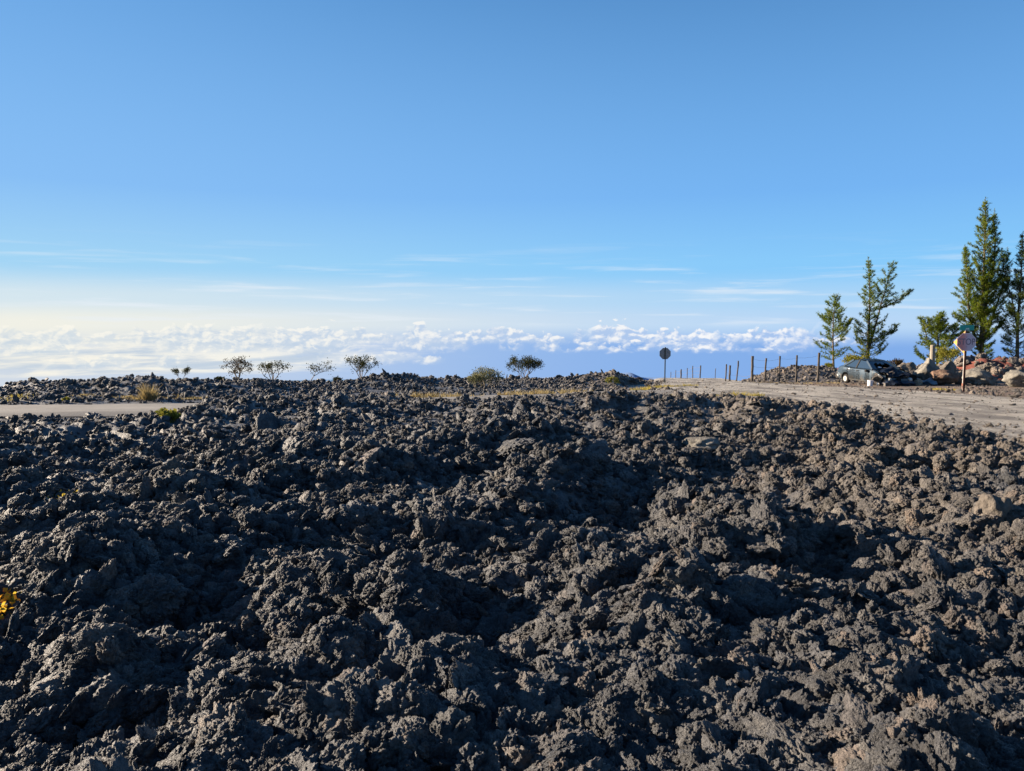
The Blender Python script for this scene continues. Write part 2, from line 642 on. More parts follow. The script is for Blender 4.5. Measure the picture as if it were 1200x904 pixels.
def clinker(seed, sub, squash, knob=0.30, ridged=0.2):
    """rough lump: low swell, then three sizes of knobs with sharp creases and grit"""
    v, f = ICO[sub]
    sq = np.array(squash)
    r = 1 + 0.45 * fbm(v * 1.1, 2, 0.5, seed)
    q = v * r[:, None] * sq
    r = r + knob * 0.75 * knobs(q * 1.6, seed) - ridged * np.abs(gnoise(q * 1.9, seed + 3))
    q = v * r[:, None] * sq
    r = r + knob * 0.62 * knobs(q * 3.3, seed + 1)
    q = v * r[:, None] * sq
    r = r + knob * 0.36 * knobs(q * 7.0, seed + 2) + knob * 0.2 * knobs(q * 13.0, seed + 7) + 0.09 * gnoise(q * 11, seed + 5)
    return v * r[:, None] * sq, f


rs = random.Random(11)
KIN, KIN_LO = [], []
for i in range(14):
    sq = (rs.uniform(0.8, 1.35), rs.uniform(0.7, 1.1), rs.uniform(0.5, 1.05))
    if i in (3, 8, 11):
        sq = (1.5, 0.95, 0.34)          # slabs of broken crust
    kb, rg = rs.uniform(0.42, 0.66), rs.uniform(0.1, 0.5)
    v, f = clinker(100 + 9 * i, 6, sq, kb, rg)
    KIN.append(mesh_np("lava_rock", v, f, MAT_ROCK, True))
    v, f = clinker(100 + 9 * i, 5, sq, kb, rg)
    KIN_LO.append(mesh_np("lava_rock", v, f, MAT_ROCK, True))


def scatter(n, dmin, dmax, seed, amax=42.5):
    g = np.random.default_rng(seed)
    a = np.tan(g.uniform(R(-amax), R(amax), n))
    d = np.exp(g.uniform(math.log(dmin), math.log(dmax), n))
    return a * d, d, g


def ground_hit(px, py):
    """march the pixel's ray down to the lava surface"""
    d = pix_dir(px, py)
    ks = np.exp(np.linspace(math.log(1.5), math.log(60), 1400))
    x, y, z = d.x * ks, d.y * ks, EYE + d.z * ks
    h, _, _ = lava_parts(x, y, True)
    i = int(np.argmax(h > z))
    return Vector((x[i], y[i], h[i]))


# 300 largest clinkers, each one its own object
sx_, sy_, g_ = scatter(1500, 1.9, 26, 5, 37)
hz_, hrd_, hro_ = lava_parts(sx_, sy_, True)
rock_col = bpy.data.collections.new("lava_rock_shapes")
COL.children.link(rock_col)
placed = []
cnt = 0
# broken slabs and upright blocks that stand out in the near field: pixel, half size in pixels, shape, tilt
BIG = [(487, 752, 26, 5, 0.2), (478, 728, 20, 8, 1.3), (455, 772, 34, 3, 0.5), (575, 752, 24, 1, 0.0), (602, 775, 22, 6, 0.2), (800, 815, 34, 0, 0.3), (762, 830, 30, 12, 0.2), (735, 800, 30, 11, 0.9),
       (850, 812, 34, 11, 1.0), (420, 842, 46, 3, 0.4), (530, 880, 44, 4, 0.1), (640, 872, 34, 8, 0.8), (700, 742, 22, 2, 0.3), (560, 560, 24, 3, 0.7), (600, 530, 26, 11, 0.3),
       (690, 535, 22, 8, 0.5), (330, 535, 20, 3, 0.9), (180, 705, 26, 9, 0.2), (215, 790, 34, 11, 0.6), (120, 838, 40, 4, 0.2), (1085, 790, 34, 3, 0.5), (940, 790, 30, 8, 0.9),
       (985, 840, 40, 1, 0.2), (870, 705, 24, 6, 0.3), (330, 870, 40, 8, 0.7), (260, 655, 22, 3, 0.5), (640, 650, 20, 11, 1.1), (420, 610, 20, 9, 0.2), (1120, 870, 44, 9, 0.2)]
for px, py, hp, k, tl in BIG:
    p = ground_hit(px, py)
    s = hp * p.y / F * (0.8 if k in (3, 8, 11) else 0.9)
    o = bpy.data.objects.new("lava_rock", KIN[k])
    o.parent = lava_field
    o.location = (p.x, p.y + s * 0.4, p.z + s * 0.08)
    o.rotation_euler = (tl * (1 if px % 2 else -1), tl * 0.5, px * 0.37)
    o.scale = (s, s, s)
    COL.objects.link(o)
    placed.append((p.x, p.y, s))
for i in range(len(sx_)):
    if cnt >= 300 - len(BIG):
        break
    if hrd_[i] < 0.5 or hro_[i] < 0.7:
        continue
    d = sy_[i]
    s = min(0.26, max(0.022, d * 0.0066 * math.exp(g_.normal() * 0.55)))
    if d > 10:
        s *= 0.75
    if any((sx_[i] - q[0]) ** 2 + (sy_[i] - q[1]) ** 2 < (0.8 * (s + q[2])) ** 2 for q in placed):
        continue
    placed.append((sx_[i], sy_[i], s))
    k = cnt % 14
    o = bpy.data.objects.new("lava_rock", KIN[k] if cnt < 14 else KIN_LO[k])
    o.parent = lava_field
    o.location = (sx_[i], sy_[i], hz_[i] + s * (0.02 if k in (3, 8, 11) else 0.10))
    o.rotation_euler = (g_.normal() * 0.4, g_.normal() * 0.4, g_.uniform(0, 6.28))
    o.scale = (s, s, s)
    COL.objects.link(o)
    if cnt < 14:
        rock_col.objects.link(o)
    cnt += 1


def instancer(name, xs, ys, zs, ss, g, parent, coll, nk, flat=1.0, tilt=0.7):
    n = len(xs)
    me = bpy.data.meshes.new(name)
    me.vertices.add(n)
    me.vertices.foreach_set('co', np.stack([xs, ys, zs], 1).astype(np.float32).ravel())
    rot = np.stack([g.normal(size=n) * tilt, g.normal(size=n) * tilt, g.uniform(0, 6.283, n)], 1).astype(np.float32)
    scl = (ss[:, None] * np.stack([g.uniform(0.75, 1.3, n), g.uniform(0.75, 1.3, n), g.uniform(0.7, 1.25, n) * flat], 1)).astype(np.float32)
    at = me.attributes.new('rot', 'FLOAT_VECTOR', 'POINT')
    at.data.foreach_set('vector', rot.ravel())
    at = me.attributes.new('scl', 'FLOAT_VECTOR', 'POINT')
    at.data.foreach_set('vector', scl.ravel())
    at = me.attributes.new('idx', 'INT', 'POINT')
    at.data.foreach_set('value', g.integers(0, nk, n).astype(np.int32))
    me.update()
    o = link(name, me, parent)
    ng = bpy.data.node_groups.new(name + "_scatter", 'GeometryNodeTree')
    ng.interface.new_socket('Geometry', in_out='INPUT', socket_type='NodeSocketGeometry')
    ng.interface.new_socket('Geometry', in_out='OUTPUT', socket_type='NodeSocketGeometry')
    gi = N(ng, 'NodeGroupInput')
    go = N(ng, 'NodeGroupOutput')
    iop = N(ng, 'GeometryNodeInstanceOnPoints')
    ci = N(ng, 'GeometryNodeCollectionInfo')
    ci.inputs['Collection'].default_value = coll
    ci.inputs['Separate Children'].default_value = True
    ci.inputs['Reset Children'].default_value = True
    ng.links.new(gi.outputs[0], iop.inputs['Points'])
    ng.links.new(ci.outputs[0], iop.inputs['Instance'])
    iop.inputs['Pick Instance'].default_value = True
    for nm, ty, so in (('rot', 'FLOAT_VECTOR', 'Rotation'), ('scl', 'FLOAT_VECTOR', 'Scale'), ('idx', 'INT', 'Instance Index')):
        na = N(ng, 'GeometryNodeInputNamedAttribute')
        na.data_type = ty
        na.inputs['Name'].default_value = nm
        ng.links.new(na.outputs[0], iop.inputs[so])
    ng.links.new(iop.outputs[0], go.inputs[0])
    md = o.modifiers.new("scatter", 'NODES')
    md.node_group = ng
    return o


sx_, sy_, g_ = scatter(250000, 1.4, 72, 6)
hz_, hrd_, hro_ = lava_parts(sx_, sy_, True)
u = g_.random(len(sx_))
ss = 0.0095 * u ** (-0.55) * (1 + 0.7 * sstep(18, 30, sy_))
ss = np.clip(ss, 0.0014 * sy_, 0.055 + 0.0010 * sy_ + 0.04 * sstep(20, 32, sy_))
pm_ = sstep(-0.3, 0.1, fbm(np.stack([sx_, sy_, 0 * sx_], 1) * 0.9, 3, 0.5, 55))
keep = (g_.random(len(sx_)) < 0.35 + 0.65 * pm_) & (hrd_ > 0.05) & (hro_ > 0.3 * g_.random(len(sx_)) + 0.12)
sx_, sy_, hz_, ss = (q[keep] for q in (sx_, sy_, hz_, ss))
fx_, fy_, fg_ = scatter(130000, 1.3, 12, 16)
fz_, frd_, fro_ = lava_parts(fx_, fy_, True)
fs_ = np.clip(0.006 * fg_.random(len(fx_)) ** (-0.5), np.maximum(0.006, 0.0011 * fy_), 0.03)
sx_, sy_, hz_, ss = (np.concatenate(q) for q in ((sx_, fx_), (sy_, fy_), (hz_, fz_ + fs_ * 0.6), (ss, fs_ * (frd_ > 0.1))))
cl = instancer("lava_clinkers", sx_, sy_, hz_ + ss * 0.25, ss, g_, lava_field, rock_col, 14)
tag(cl, "loose small lava clinkers covering the whole field", None, None, 'stuff')

# ---- roads
def ribbon(road, lift, nu, extra):
    n = len(road)
    t = np.gradient(road[:, :2], axis=0)
    t /= np.linalg.norm(t, axis=1)[:, None]
    nr = np.stack([t[:, 1], -t[:, 0]], 1)
    s = np.linspace(-1, 1, nu)
    X = road[:, 0][:, None] + nr[:, 0][:, None] * s[None] * (road[:, 2][:, None] + extra)
    Y = road[:, 1][:, None] + nr[:, 1][:, None] * s[None] * (road[:, 2][:, None] + extra)
    x, y = X.ravel(), Y.ravel()
    z = plane_z(y) + lift + 0.02 * gnoise(np.stack([x * 0.6, y * 0.6, 0 * x], 1), 5)
    z = z - 0.10 * np.tile(sstep(0.86, 1.0, np.abs(s)), n)
    return np.stack([x, y, z], 1), grid_faces(nu, n)


def gravel_material():
    m, t, b = new_mat("gravel_track")
    pos = N(t, 'ShaderNodeNewGeometry').outputs['Position']
    mp = N(t, 'ShaderNodeMapping')
    mp.inputs['Scale'].default_value = (1.0, 0.22, 1.0)
    t.links.new(pos, mp.inputs['Vector'])
    tracks = noise_node(t, 1.3, 4, 0.6, mp.outputs[0])
    peb = noise_node(t, 9.0, 6, 0.8, pos)
    col = ramp(t, peb, [(0.3, (0.075, 0.070, 0.063)), (0.5, (0.30, 0.282, 0.252)), (0.72, (0.56, 0.525, 0.465))])
    col = mix_col(t, map_range(t, tracks, 0.42, 0.64), col, (0.14, 0.13, 0.12))
    col = mix_col(t, map_range(t, noise_node(t, 0.5, 4, 0.6, pos), 0.52, 0.68, 0, 0.7), col, (0.40, 0.37, 0.32))
    t.links.new(col, b.inputs['Base Color'])
    b.inputs['Roughness'].default_value = 0.95
    bump(t, b, noise_node(t, 14.0, 6, 0.8, pos), 1.0, 0.09)
    return m


def paved_material():
    m, t, b = new_mat("worn_asphalt")
    pos = N(t, 'ShaderNodeNewGeometry').outputs['Position']
    fine = noise_node(t, 34.0, 4, 0.7, pos)
    col = ramp(t, fine, [(0.3, (0.10, 0.095, 0.088)), (0.7, (0.21, 0.20, 0.185))])
    col = mix_col(t, map_range(t, noise_node(t, 0.7, 4, 0.6, pos), 0.45, 0.7, 0, 0.5), col, (0.25, 0.235, 0.21))
    t.links.new(col, b.inputs['Base Color'])
    b.inputs['Roughness'].default_value = 0.85
    bump(t, b, fine, 0.5, 0.01)
    return m


v, f = ribbon(GR, 0.03, 25, 0.5)
gravel_road = tag(link("gravel_road", mesh_np("gravel_road", v, f, gravel_material(), True)), "pale dusty gravel road sweeping past the lava", None, None, 'structure')
v, f = ribbon(PR[:-6], 0.016, 13, 0.15)
paved_road = tag(link("paved_road", mesh_np("paved_road", v, f, paved_material(), True)), "grey asphalt road crossing behind the front lava", None, None, 'structure')

# flat dirt verge to the right of the gravel road
xs = np.linspace(13.5, 62, 90)
ys = np.linspace(20, 47.5, 60)
X, Y = np.meshgrid(xs, ys)
x, y = X.ravel(), Y.ravel()
vz = plane_z(y) + 0.012 + 0.03 * fbm(np.stack([x, y, 0 * x], 1) * 0.7, 3, 0.5, 8)
vz = vz - 0.25 * (sstep(-0.4, -1.5, road_dist(x, y)))
m, t, b = new_mat("cinder_dirt")
pos = N(t, 'ShaderNodeNewGeometry').outputs['Position']
pb = noise_node(t, 9.0, 5, 0.75, pos)
col = ramp(t, pb, [(0.3, (0.055, 0.042, 0.035)), (0.55, (0.15, 0.115, 0.09)), (0.75, (0.30, 0.25, 0.19))])
col = mix_col(t, map_range(t, noise_node(t, 0.45, 3, 0.6, pos), 0.45, 0.65, 0, 0.7), col, (0.20, 0.13, 0.095))
t.links.new(col, b.inputs['Base Color'])
b.inputs['Roughness'].default_value = 0.95
bump(t, b, noise_node(t, 18.0, 5, 0.75, pos), 0.9, 0.05)
MAT_DIRT = m
dirt_verge = tag(link("dirt_verge", mesh_np("dirt_verge", np.stack([x, y, vz], 1), grid_faces(90, 60), MAT_DIRT, True)), "brown cinder verge beside the gravel road", None, None, 'structure')

# loose stones on the road and the verge
g_ = np.random.default_rng(15)
n = 30000
sx_ = g_.uniform(6, 40, n)
sy_ = np.exp(g_.uniform(math.log(8), math.log(50), n))
rd = road_dist(sx_, sy_)
keep = ((rd < 0.4) & (g_.random(n) < 0.25 + 0.75 * sstep(-2.5, -0.2, rd))) | ((rd >= 0) & (sx_ > 14) & (sy_ > 23) & (sy_ < 46) & (g_.random(n) < np.where(sy_ > 36.5, 0.10, 0.5)))
sx_, sy_, rd = sx_[keep], sy_[keep], rd[keep]
ss = np.clip(0.018 * g_.random(len(sx_)) ** (-0.45), 0.018, 0.12) * np.where(rd < -0.3, 0.6, 1.3)
st = instancer("loose_stones", sx_, sy_, plane_z(sy_) + 0.03, ss, g_, gravel_road, rock_col, 14, 0.8)
tag(st, "loose stones strewn on the gravel and verge", None, None, 'stuff')

# slope falling away to the sea, sea, headland
nu, nv = 90, 120
a = np.linspace(R(-75), R(75), nu)
d = np.exp(np.linspace(math.log(60), math.log(17500), nv))
A_, D_ = np.meshgrid(a, d)
x, y = (np.sin(A_) * D_).ravel(), (np.cos(A_) * D_).ravel()
r = D_.ravel()
lft = sstep(R(-28), R(-33), A_.ravel())
slope = 0.097 - 0.0205 * lft
z = -2.85 - slope * np.maximum(r - 58, 0) + np.clip(r * 0.004, 0, 18) * fbm(np.stack([x, y, 0 * x], 1) * 0.004, 4, 0.5, 14) - 0.5
z = np.maximum(z, -1560)
m = simple_mat("forested_slope", (0.055, 0.07, 0.04), 0.95, 0, 0.5, 0.004, 0.6, 3.0, (0.03, 0.032, 0.026))
far_slope = tag(link("far_slope", mesh_np("far_slope", np.stack([x, y, z], 1), grid_faces(nu, nv), m, True)), "wooded mountain slope falling away to the sea", None, None, 'structure')
# ================================================================ sea, headland, clouds
SEA = -1500.0
a = np.linspace(R(-80), R(80), 120)
d = np.exp(np.linspace(math.log(6000), math.log(20200), 60))
A_, D_ = np.meshgrid(a, d)
m, t, b = new_mat("sea_water")
pos = N(t, 'ShaderNodeNewGeometry').outputs['Position']
b.inputs['Base Color'].default_value = (0.09, 0.14, 0.22, 1)
b.inputs['Roughness'].default_value = 0.25
b.inputs['IOR'].default_value = 1.33
b.inputs['Specular IOR Level'].default_value = 0.5
x, y = (np.sin(A_) * D_).ravel(), (np.cos(A_) * D_).ravel()
sea = tag(link("sea", mesh_np("sea", np.stack([x, y, 0 * x + SEA], 1), grid_faces(120, 60), m, True)), "hazy blue ocean far below the slope", None, None, 'structure')

# low headland with a stepped cape
Yh = 18500.0
prof = [(560, 447), (610, 443), (640, 440), (680, 437), (700, 436), (722, 434.5), (738, 434), (744, 436), (752, 440), (764, 442), (790, 443), (830, 447)]
pp = np.array(prof, float)
qx = np.linspace(560, 830, 90)
row = np.interp(qx, pp[:, 0], pp[:, 1]) + 2.0
vs = []
nd = 12
for j in range(nd):
    k = j / (nd - 1)
    for i, q in enumerate(qx):
        p = pix_at(q, row[i], Yh)
        hgt = max(p.z - SEA, 0) * math.sin(math.pi * min(1, k * 1.15 + 0.02)) ** 0.8 + 25 * mnoise.noise(Vector((i * 0.3, j * 0.8, 1)))
        vs.append((p.x * (1 + (k - 0.5) * 0.1), Yh + (k - 0.5) * 4000, SEA - 10 + max(0, hgt)))
m = simple_mat("haze_painted_headland", (0.16, 0.27, 0.48), 0.95, 0, 0.3, 0.001)  # distance haze painted into the base colour as pale blue
headland = tag(link("headland", mesh_np("headland", vs, grid_faces(90, nd), m, True)), "low headland in painted haze blue, stepping down to the sea", None, None, 'structure')


# ================================================================ vegetation
def gz(x, y):
    z, rd, ro = lava_parts(np.array([float(x)]), np.array([float(y)]), False)
    return float(z[0])


def leaf_mat(name, c1, c2, c3, trans=0.35, scale=6.0):
    m = bpy.data.materials.new(name)
    m.use_nodes = True
    t = m.node_tree
    t.nodes.clear()
    co = N(t, 'ShaderNodeTexCoord').outputs['Object']
    col = ramp(t, noise_node(t, scale, 3, 0.6, co), [(0.3, c1), (0.5, c2), (0.72, c3)])
    d = N(t, 'ShaderNodeBsdfDiffuse')
    tr = N(t, 'ShaderNodeBsdfTranslucent')
    mx = N(t, 'ShaderNodeMixShader')
    mx.inputs[0].default_value = trans
    t.links.new(col, d.inputs[0])
    t.links.new(col, tr.inputs[0])
    t.links.new(d.outputs[0], mx.inputs[1])
    t.links.new(tr.outputs[0], mx.inputs[2])
    o = N(t, 'ShaderNodeOutputMaterial')
    t.links.new(mx.outputs[0], o.inputs[0])
    return m


MAT_NEEDLE = leaf_mat("pine_needles", (0.05, 0.09, 0.013), (0.115, 0.155, 0.018), (0.22, 0.225, 0.03), 0.35, 1.6)
MAT_NEEDLE_DARK = leaf_mat("dark_pine_needles", (0.022, 0.042, 0.014), (0.05, 0.075, 0.018), (0.10, 0.115, 0.025), 0.3, 1.6)
MAT_BUSH = leaf_mat("yellow_green_leaves", (0.10, 0.12, 0.02), (0.19, 0.18, 0.03), (0.28, 0.24, 0.05), 0.35, 3.0)
MAT_OHIA = leaf_mat("ohia_leaves", (0.022, 0.028, 0.014), (0.045, 0.05, 0.024), (0.085, 0.08, 0.036), 0.25, 5.0)
MAT_OHIA_RED = leaf_mat("rusty_leaves", (0.032, 0.026, 0.016), (0.065, 0.048, 0.026), (0.11, 0.07, 0.035), 0.25, 5.0)
MAT_SAGE = leaf_mat("grey_green_leaves", (0.10, 0.105, 0.055), (0.17, 0.17, 0.09), (0.26, 0.24, 0.13), 0.25, 5.0)
MAT_STRAW = leaf_mat("dry_grass", (0.20, 0.15, 0.07), (0.32, 0.25, 0.115), (0.45, 0.38, 0.20), 0.3, 2.5)
MAT_YGRASS = leaf_mat("yellowing_grass", (0.20, 0.17, 0.045), (0.33, 0.27, 0.07), (0.45, 0.37, 0.12), 0.3, 2.5)
MAT_BARK = simple_mat("grey_brown_bark", (0.13, 0.10, 0.07), 0.9, 0, 0.5, 5.0, 0.8, 0.03)
MAT_TWIG = simple_mat("pale_twigs", (0.20, 0.17, 0.14), 0.9, 0, 0.4, 9.0)
MAT_STALK = simple_mat("bleached_stalk", (0.52, 0.46, 0.38), 0.9, 0, 0.3, 9.0)


class Leaves:
    def __init__(self):
        self.v = []

    def tuft(self, p, d, n, ln, w, spread, rnd):
        """n thin blades fanning round direction d"""
        for _ in range(n):
            q = (d + Vector((rnd.gauss(0, spread), rnd.gauss(0, spread), rnd.gauss(0, spread)))).normalized()
            s = q.cross(Vector((rnd.gauss(0, 1), rnd.gauss(0, 1), rnd.gauss(0, 1)))).normalized() * (w * rnd.uniform(0.6, 1.3))
            L = ln * rnd.uniform(0.6, 1.2)
            a = p + q * (L * 0.45)
            self.v += [p, a + s, p + q * L, a - s]

    def leaf(self, p, ln, w, rnd, up=0.3):
        q = Vector((rnd.gauss(0, 1), rnd.gauss(0, 1), rnd.gauss(0, 1) + up)).normalized()
        s = q.orthogonal().normalized()
        s = (Matrix.Rotation(rnd.uniform(0, 6.28), 3, q) @ s) * w
        a = p + q * (ln * 0.5)
        self.v += [p, a + s, p + q * ln, a - s]

    def build(self, name, mat, parent):
        v = np.array([tuple(x) for x in self.v], np.float32)
        f = np.arange(len(v), dtype=np.int32).reshape(-1, 4)
        return link(name, mesh_np(name, v, f, mat, False), parent)


def lerp_path(pts, t):
    n = len(pts) - 1
    k = min(int(t * n), n - 1)
    u = t * n - k
    return Vector(pts[k]).lerp(Vector(pts[k + 1]), u)


def smooth_path(ctrl, n=14):
    """Catmull-Rom through control points"""
    c = [Vector(p) for p in ctrl]
    c = [c[0] * 2 - c[1]] + c + [c[-1] * 2 - c[-2]]
    out = []
    m = len(c) - 3
    for i in range(n + 1):
        t = i / n * m
        k = min(int(t), m - 1)
        u = t - k
        p0, p1, p2, p3 = c[k:k + 4]
        out.append(0.5 * ((2 * p1) + (p2 - p0) * u + (2 * p0 - 5 * p1 + 4 * p2 - p3) * u * u + (3 * p1 - p0 - 3 * p2 + p3) * u ** 3))
    return out


def pine(base, stems, label, seed, mat, group=None, needle=0.21, step=0.29, name="pine_tree"):
    """stems: ctrl, r, crown (max radius), start (fraction), pw, dens, rise; branches carry bottlebrush needles"""
    rnd = random.Random(seed)
    root = empty(name, base, 0, label, "tree", group)
    bm = bmesh.new()
    lv = Leaves()

    def brush(pts, i0, n_per, ln):
        for i in range(max(1, i0), len(pts)):
            a, c = pts[i - 1], pts[i]
            dd_ = (c - a).normalized()
            k = max(1, int((c - a).length / 0.085))
            for j in range(k):
                lv.tuft(a.lerp(c, (j + rnd.random()) / k), dd_, n_per, ln, 0.013, 0.60, rnd)

    for s in stems:
        path = smooth_path(s['ctrl'], 18)
        n = len(path)
        tube(bm, path, [max(0.012, s['r'] * (1 - 0.95 * i / (n - 1))) for i in range(n)], 7)
        L = sum((path[i + 1] - path[i]).length for i in range(n - 1))
        st0 = s.get('start', 0.1)
        h = st0 * L
        while h < L * 0.97:
            t = h / L
            p = lerp_path(path, t)
            axis = (lerp_path(path, min(1, t + 0.03)) - lerp_path(path, max(0, t - 0.03))).normalized()
            k = (t - st0) / (1 - st0)
            pr = (1 - k) ** s.get('pw', 0.9) * min(1, 0.5 + 2.5 * k)
            a0 = rnd.uniform(0, 6.28)
            nb = rnd.choice((4, 5, 5, 6))
            for j in range(nb):
                if rnd.random() > s.get('dens', 0.85):
                    continue
                bl = s['crown'] * pr * rnd.choice((0.4, 0.7, 1.0, 1.5)) * rnd.uniform(0.85, 1.1) + 0.10
                az_ = a0 + j * 6.28 / nb + rnd.uniform(-0.35, 0.35)
                out = Vector((math.cos(az_), math.sin(az_), 0))
                d = (out + axis * (s.get('rise', 0.25) + 0.75 * k + rnd.uniform(-0.22, 0.22))).normalized()
                m = max(3, int(bl / 0.15))
                pts = [p - axis * 0.04]
                q = pts[0].copy()
                for i in range(m):
                    lift = 0.02 + 0.16 * (i / m) ** 2
                    d = (d + Vector((rnd.gauss(0, 0.07), rnd.gauss(0, 0.07), lift + rnd.gauss(0, 0.05)))).normalized()
                    q = q + d * (bl / m)
                    pts.append(q.copy())
                tube(bm, pts, [max(0.007, s['r'] * 0.20 * (1 - 0.4 * t) * (1 - 0.85 * i / m)) for i in range(m + 1)], 4, False)
                brush(pts, int(m * (0.30 if bl > 0.5 else 0.1)) + 1, 8, needle)
                if bl > 0.45:                      # side shoots, swept forward and up
                    for i in range(int(m * 0.35) + 1, m):
                        for sg in (-1, 1):
                            if rnd.random() < 0.25:
                                continue
                            dd_ = (pts[i] - pts[i - 1]).normalized()
                            sd = dd_.cross(Vector((0, 0, 1))) * sg
                            v = (dd_ * 0.8 + sd * 0.8 + Vector((0, 0, rnd.uniform(0.0, 0.5)))).normalized()
                            sl_ = min(0.42, 0.36 * bl * (1 - 0.6 * i / m)) * rnd.uniform(0.6, 1.2)
                            brush([pts[i], pts[i] + v * sl_ * 0.5, pts[i] + v * sl_ + Vector((0, 0, sl_ * 0.2))], 1, 8, needle)
            h += step * rnd.uniform(0.75, 1.25) * (1.0 - 0.35 * k)
        brush(path[-5:], 1, 5, needle * 0.9)
    bm_link("trunk", bm, MAT_BARK, root, True)
    lv.build("crown", mat, root)
    return root


def pine_at(Y, px, rows, seed, label, mat, stems, group="pines behind the roadside berm", **kw):
    """stems given as list of (ctrl pixels, r, crown px, opts); first ctrl of first stem is the base"""
    mpp = Y / F
    b0 = pix_at(px, 440, Y)
    base = Vector((b0.x, Y, gz(b0.x, Y) - 0.05))
    out = []
    rr = random.Random(seed + 5)
    for ctrl, r, cr, op in stems:
        pts = []
        for i, (cx, cy) in enumerate(ctrl):
            if cy is None:
                q = Vector((pix_at(cx, 440, Y).x, Y, base.z))
            else:
                q = pix_at(cx, cy, Y)
            q = q - base
            q.y += rr.uniform(-0.25, 0.25) if i else 0
            pts.append(q)
        out.append(dict(ctrl=pts, r=r, crown=cr * mpp, **op))
    return pine(base, out, label, seed, mat, group, **kw)


pine_at(60, 977, None, 1, "short slender pine with open crown between fence and taller pine", MAT_NEEDLE,
        [([(977, None), (977, 400), (978, 370), (980, 345)], 0.09, 24, dict(start=0.14, pw=0.85, dens=0.85, rise=0.3))])
pine_at(60, 1018, None, 2, "twisted pine with a second stem leaning away, behind the wrecked car", MAT_NEEDLE,
        [([(1016, None), (1017, 400), (1018, 350), (1018, 301)], 0.15, 23, dict(start=0.08, pw=0.95, dens=0.85, rise=0.2)),
         ([(1018, 410), (1027, 372), (1036, 345), (1047, 306)], 0.10, 13, dict(start=0.45, pw=0.5, dens=0.75, rise=0.5)),
         ([(1030, 362), (1042, 357), (1055, 350), (1067, 340)], 0.06, 7, dict(start=0.15, pw=0.4, dens=0.9)),
         ([(1018, 405), (1030, 396), (1040, 390), (1050, 380)], 0.06, 8, dict(start=0.15, pw=0.4, dens=0.9))])
pine_at(57, 1097, None, 3, "low bushy pine with upswept branches beside the pale stump post", MAT_NEEDLE,
        [([(1098, None), (1098, 400), (1100, 385), (1104, 366)], 0.10, 27, dict(start=0.0, pw=0.8, dens=0.95, rise=0.25)),
         ([(1096, 415), (1088, 400), (1082, 385), (1078, 372)], 0.06, 10, dict(start=0.15, pw=0.5, dens=0.9)),
         ([(1098, 415), (1110, 400), (1116, 390), (1119, 380)], 0.06, 9, dict(start=0.15, pw=0.5, dens=0.9))], step=0.26)
pine_at(56, 1150, None, 4, "tallest dense pine with several pointed leaders behind the front stop sign", MAT_NEEDLE,
        [([(1150, None), (1151, 370), (1153, 300), (1153, 232)], 0.19, 27, dict(start=0.03, pw=0.75, dens=0.95, rise=0.35)),
         ([(1152, 400), (1158, 350), (1163, 300), (1165, 246)], 0.13, 17, dict(start=0.12, pw=0.75, dens=0.92, rise=0.45)),
         ([(1147, 410), (1138, 370), (1132, 330), (1131, 288)], 0.11, 19, dict(start=0.06, pw=0.75, dens=0.95, rise=0.4)),
         ([(1153, 400), (1166, 365), (1174, 330), (1180, 290)], 0.10, 13, dict(start=0.2, pw=0.6, dens=0.75, rise=0.5))], step=0.29)
pine_at(55, 1192, None, 5, "tall dark sparse pine rising at the end of the red berm", MAT_NEEDLE_DARK,
        [([(1192, None), (1193, 380), (1196, 330), (1199, 272)], 0.14, 27, dict(start=0.06, pw=0.8, dens=0.72, rise=0.3)),
         ([(1193, 390), (1184, 350), (1180, 325), (1177, 300)], 0.06, 8, dict(start=0.3, pw=0.5, dens=0.8))])


def broadleaf(name, base, H, spread, seed, label, mat, group, nstem=3, leaf=0.07, clump=22, levels=3, cat="shrub", bark=None, clump_r=0.11):
    rnd = random.Random(seed)
    root = empty(name, base, 0, label, cat, group)
    bm = bmesh.new()
    lv = Leaves()

    def grow(p, d, L, r, lev):
        pts = [p]
        q = p.copy()
        for i in range(3):
            d2 = (d + Vector((rnd.gauss(0, 0.16), rnd.gauss(0, 0.16), rnd.gauss(0.04, 0.1)))).normalized()
            q = q + d2 * (L / 3)
            pts.append(q.copy())
            d = d2
        tube(bm, pts, [r, r * 0.85, r * 0.7, r * 0.55], 5, False)
        if lev == 0:
            for _ in range(clump):
                c = q + Vector((rnd.gauss(0, 1), rnd.gauss(0, 1), rnd.gauss(0, 0.8))) * (clump_r * 0.6)
                lv.leaf(c, leaf * rnd.uniform(0.7, 1.3), leaf * 0.36, rnd)
            return
        if lev == 1:
            for q_ in pts[1:]:
                for _ in range(clump // 6):
                    c = q_ + Vector((rnd.gauss(0, 1), rnd.gauss(0, 1), rnd.gauss(0, 1))) * (clump_r * 0.7)
                    lv.leaf(c, leaf * rnd.uniform(0.7, 1.3), leaf * 0.36, rnd)
        for k in range(rnd.choice((2, 3, 3))):
            e = (d + Vector((rnd.gauss(0, 0.55), rnd.gauss(0, 0.55), rnd.gauss(0.12, 0.3)))).normalized()
            grow(q, e, L * rnd.uniform(0.55, 0.85), r * 0.55, lev - 1)

    for k in range(nstem):
        a = k * 6.28 / nstem + rnd.uniform(-0.5, 0.5)
        d = Vector((math.cos(a) * spread, math.sin(a) * spread, 1)).normalized()
        grow(Vector((0, 0, -0.05)), d, H * 0.38, 0.012 + H * 0.012, levels)
    top_ = max(v.z for v in lv.v)
    k_ = H / top_
    for v in bm.verts:
        v.co *= k_
    lv.v = [v * k_ for v in lv.v]
    bm_link("trunk", bm, bark or MAT_TWIG, root)
    lv.build("crown", mat, root)
    return root


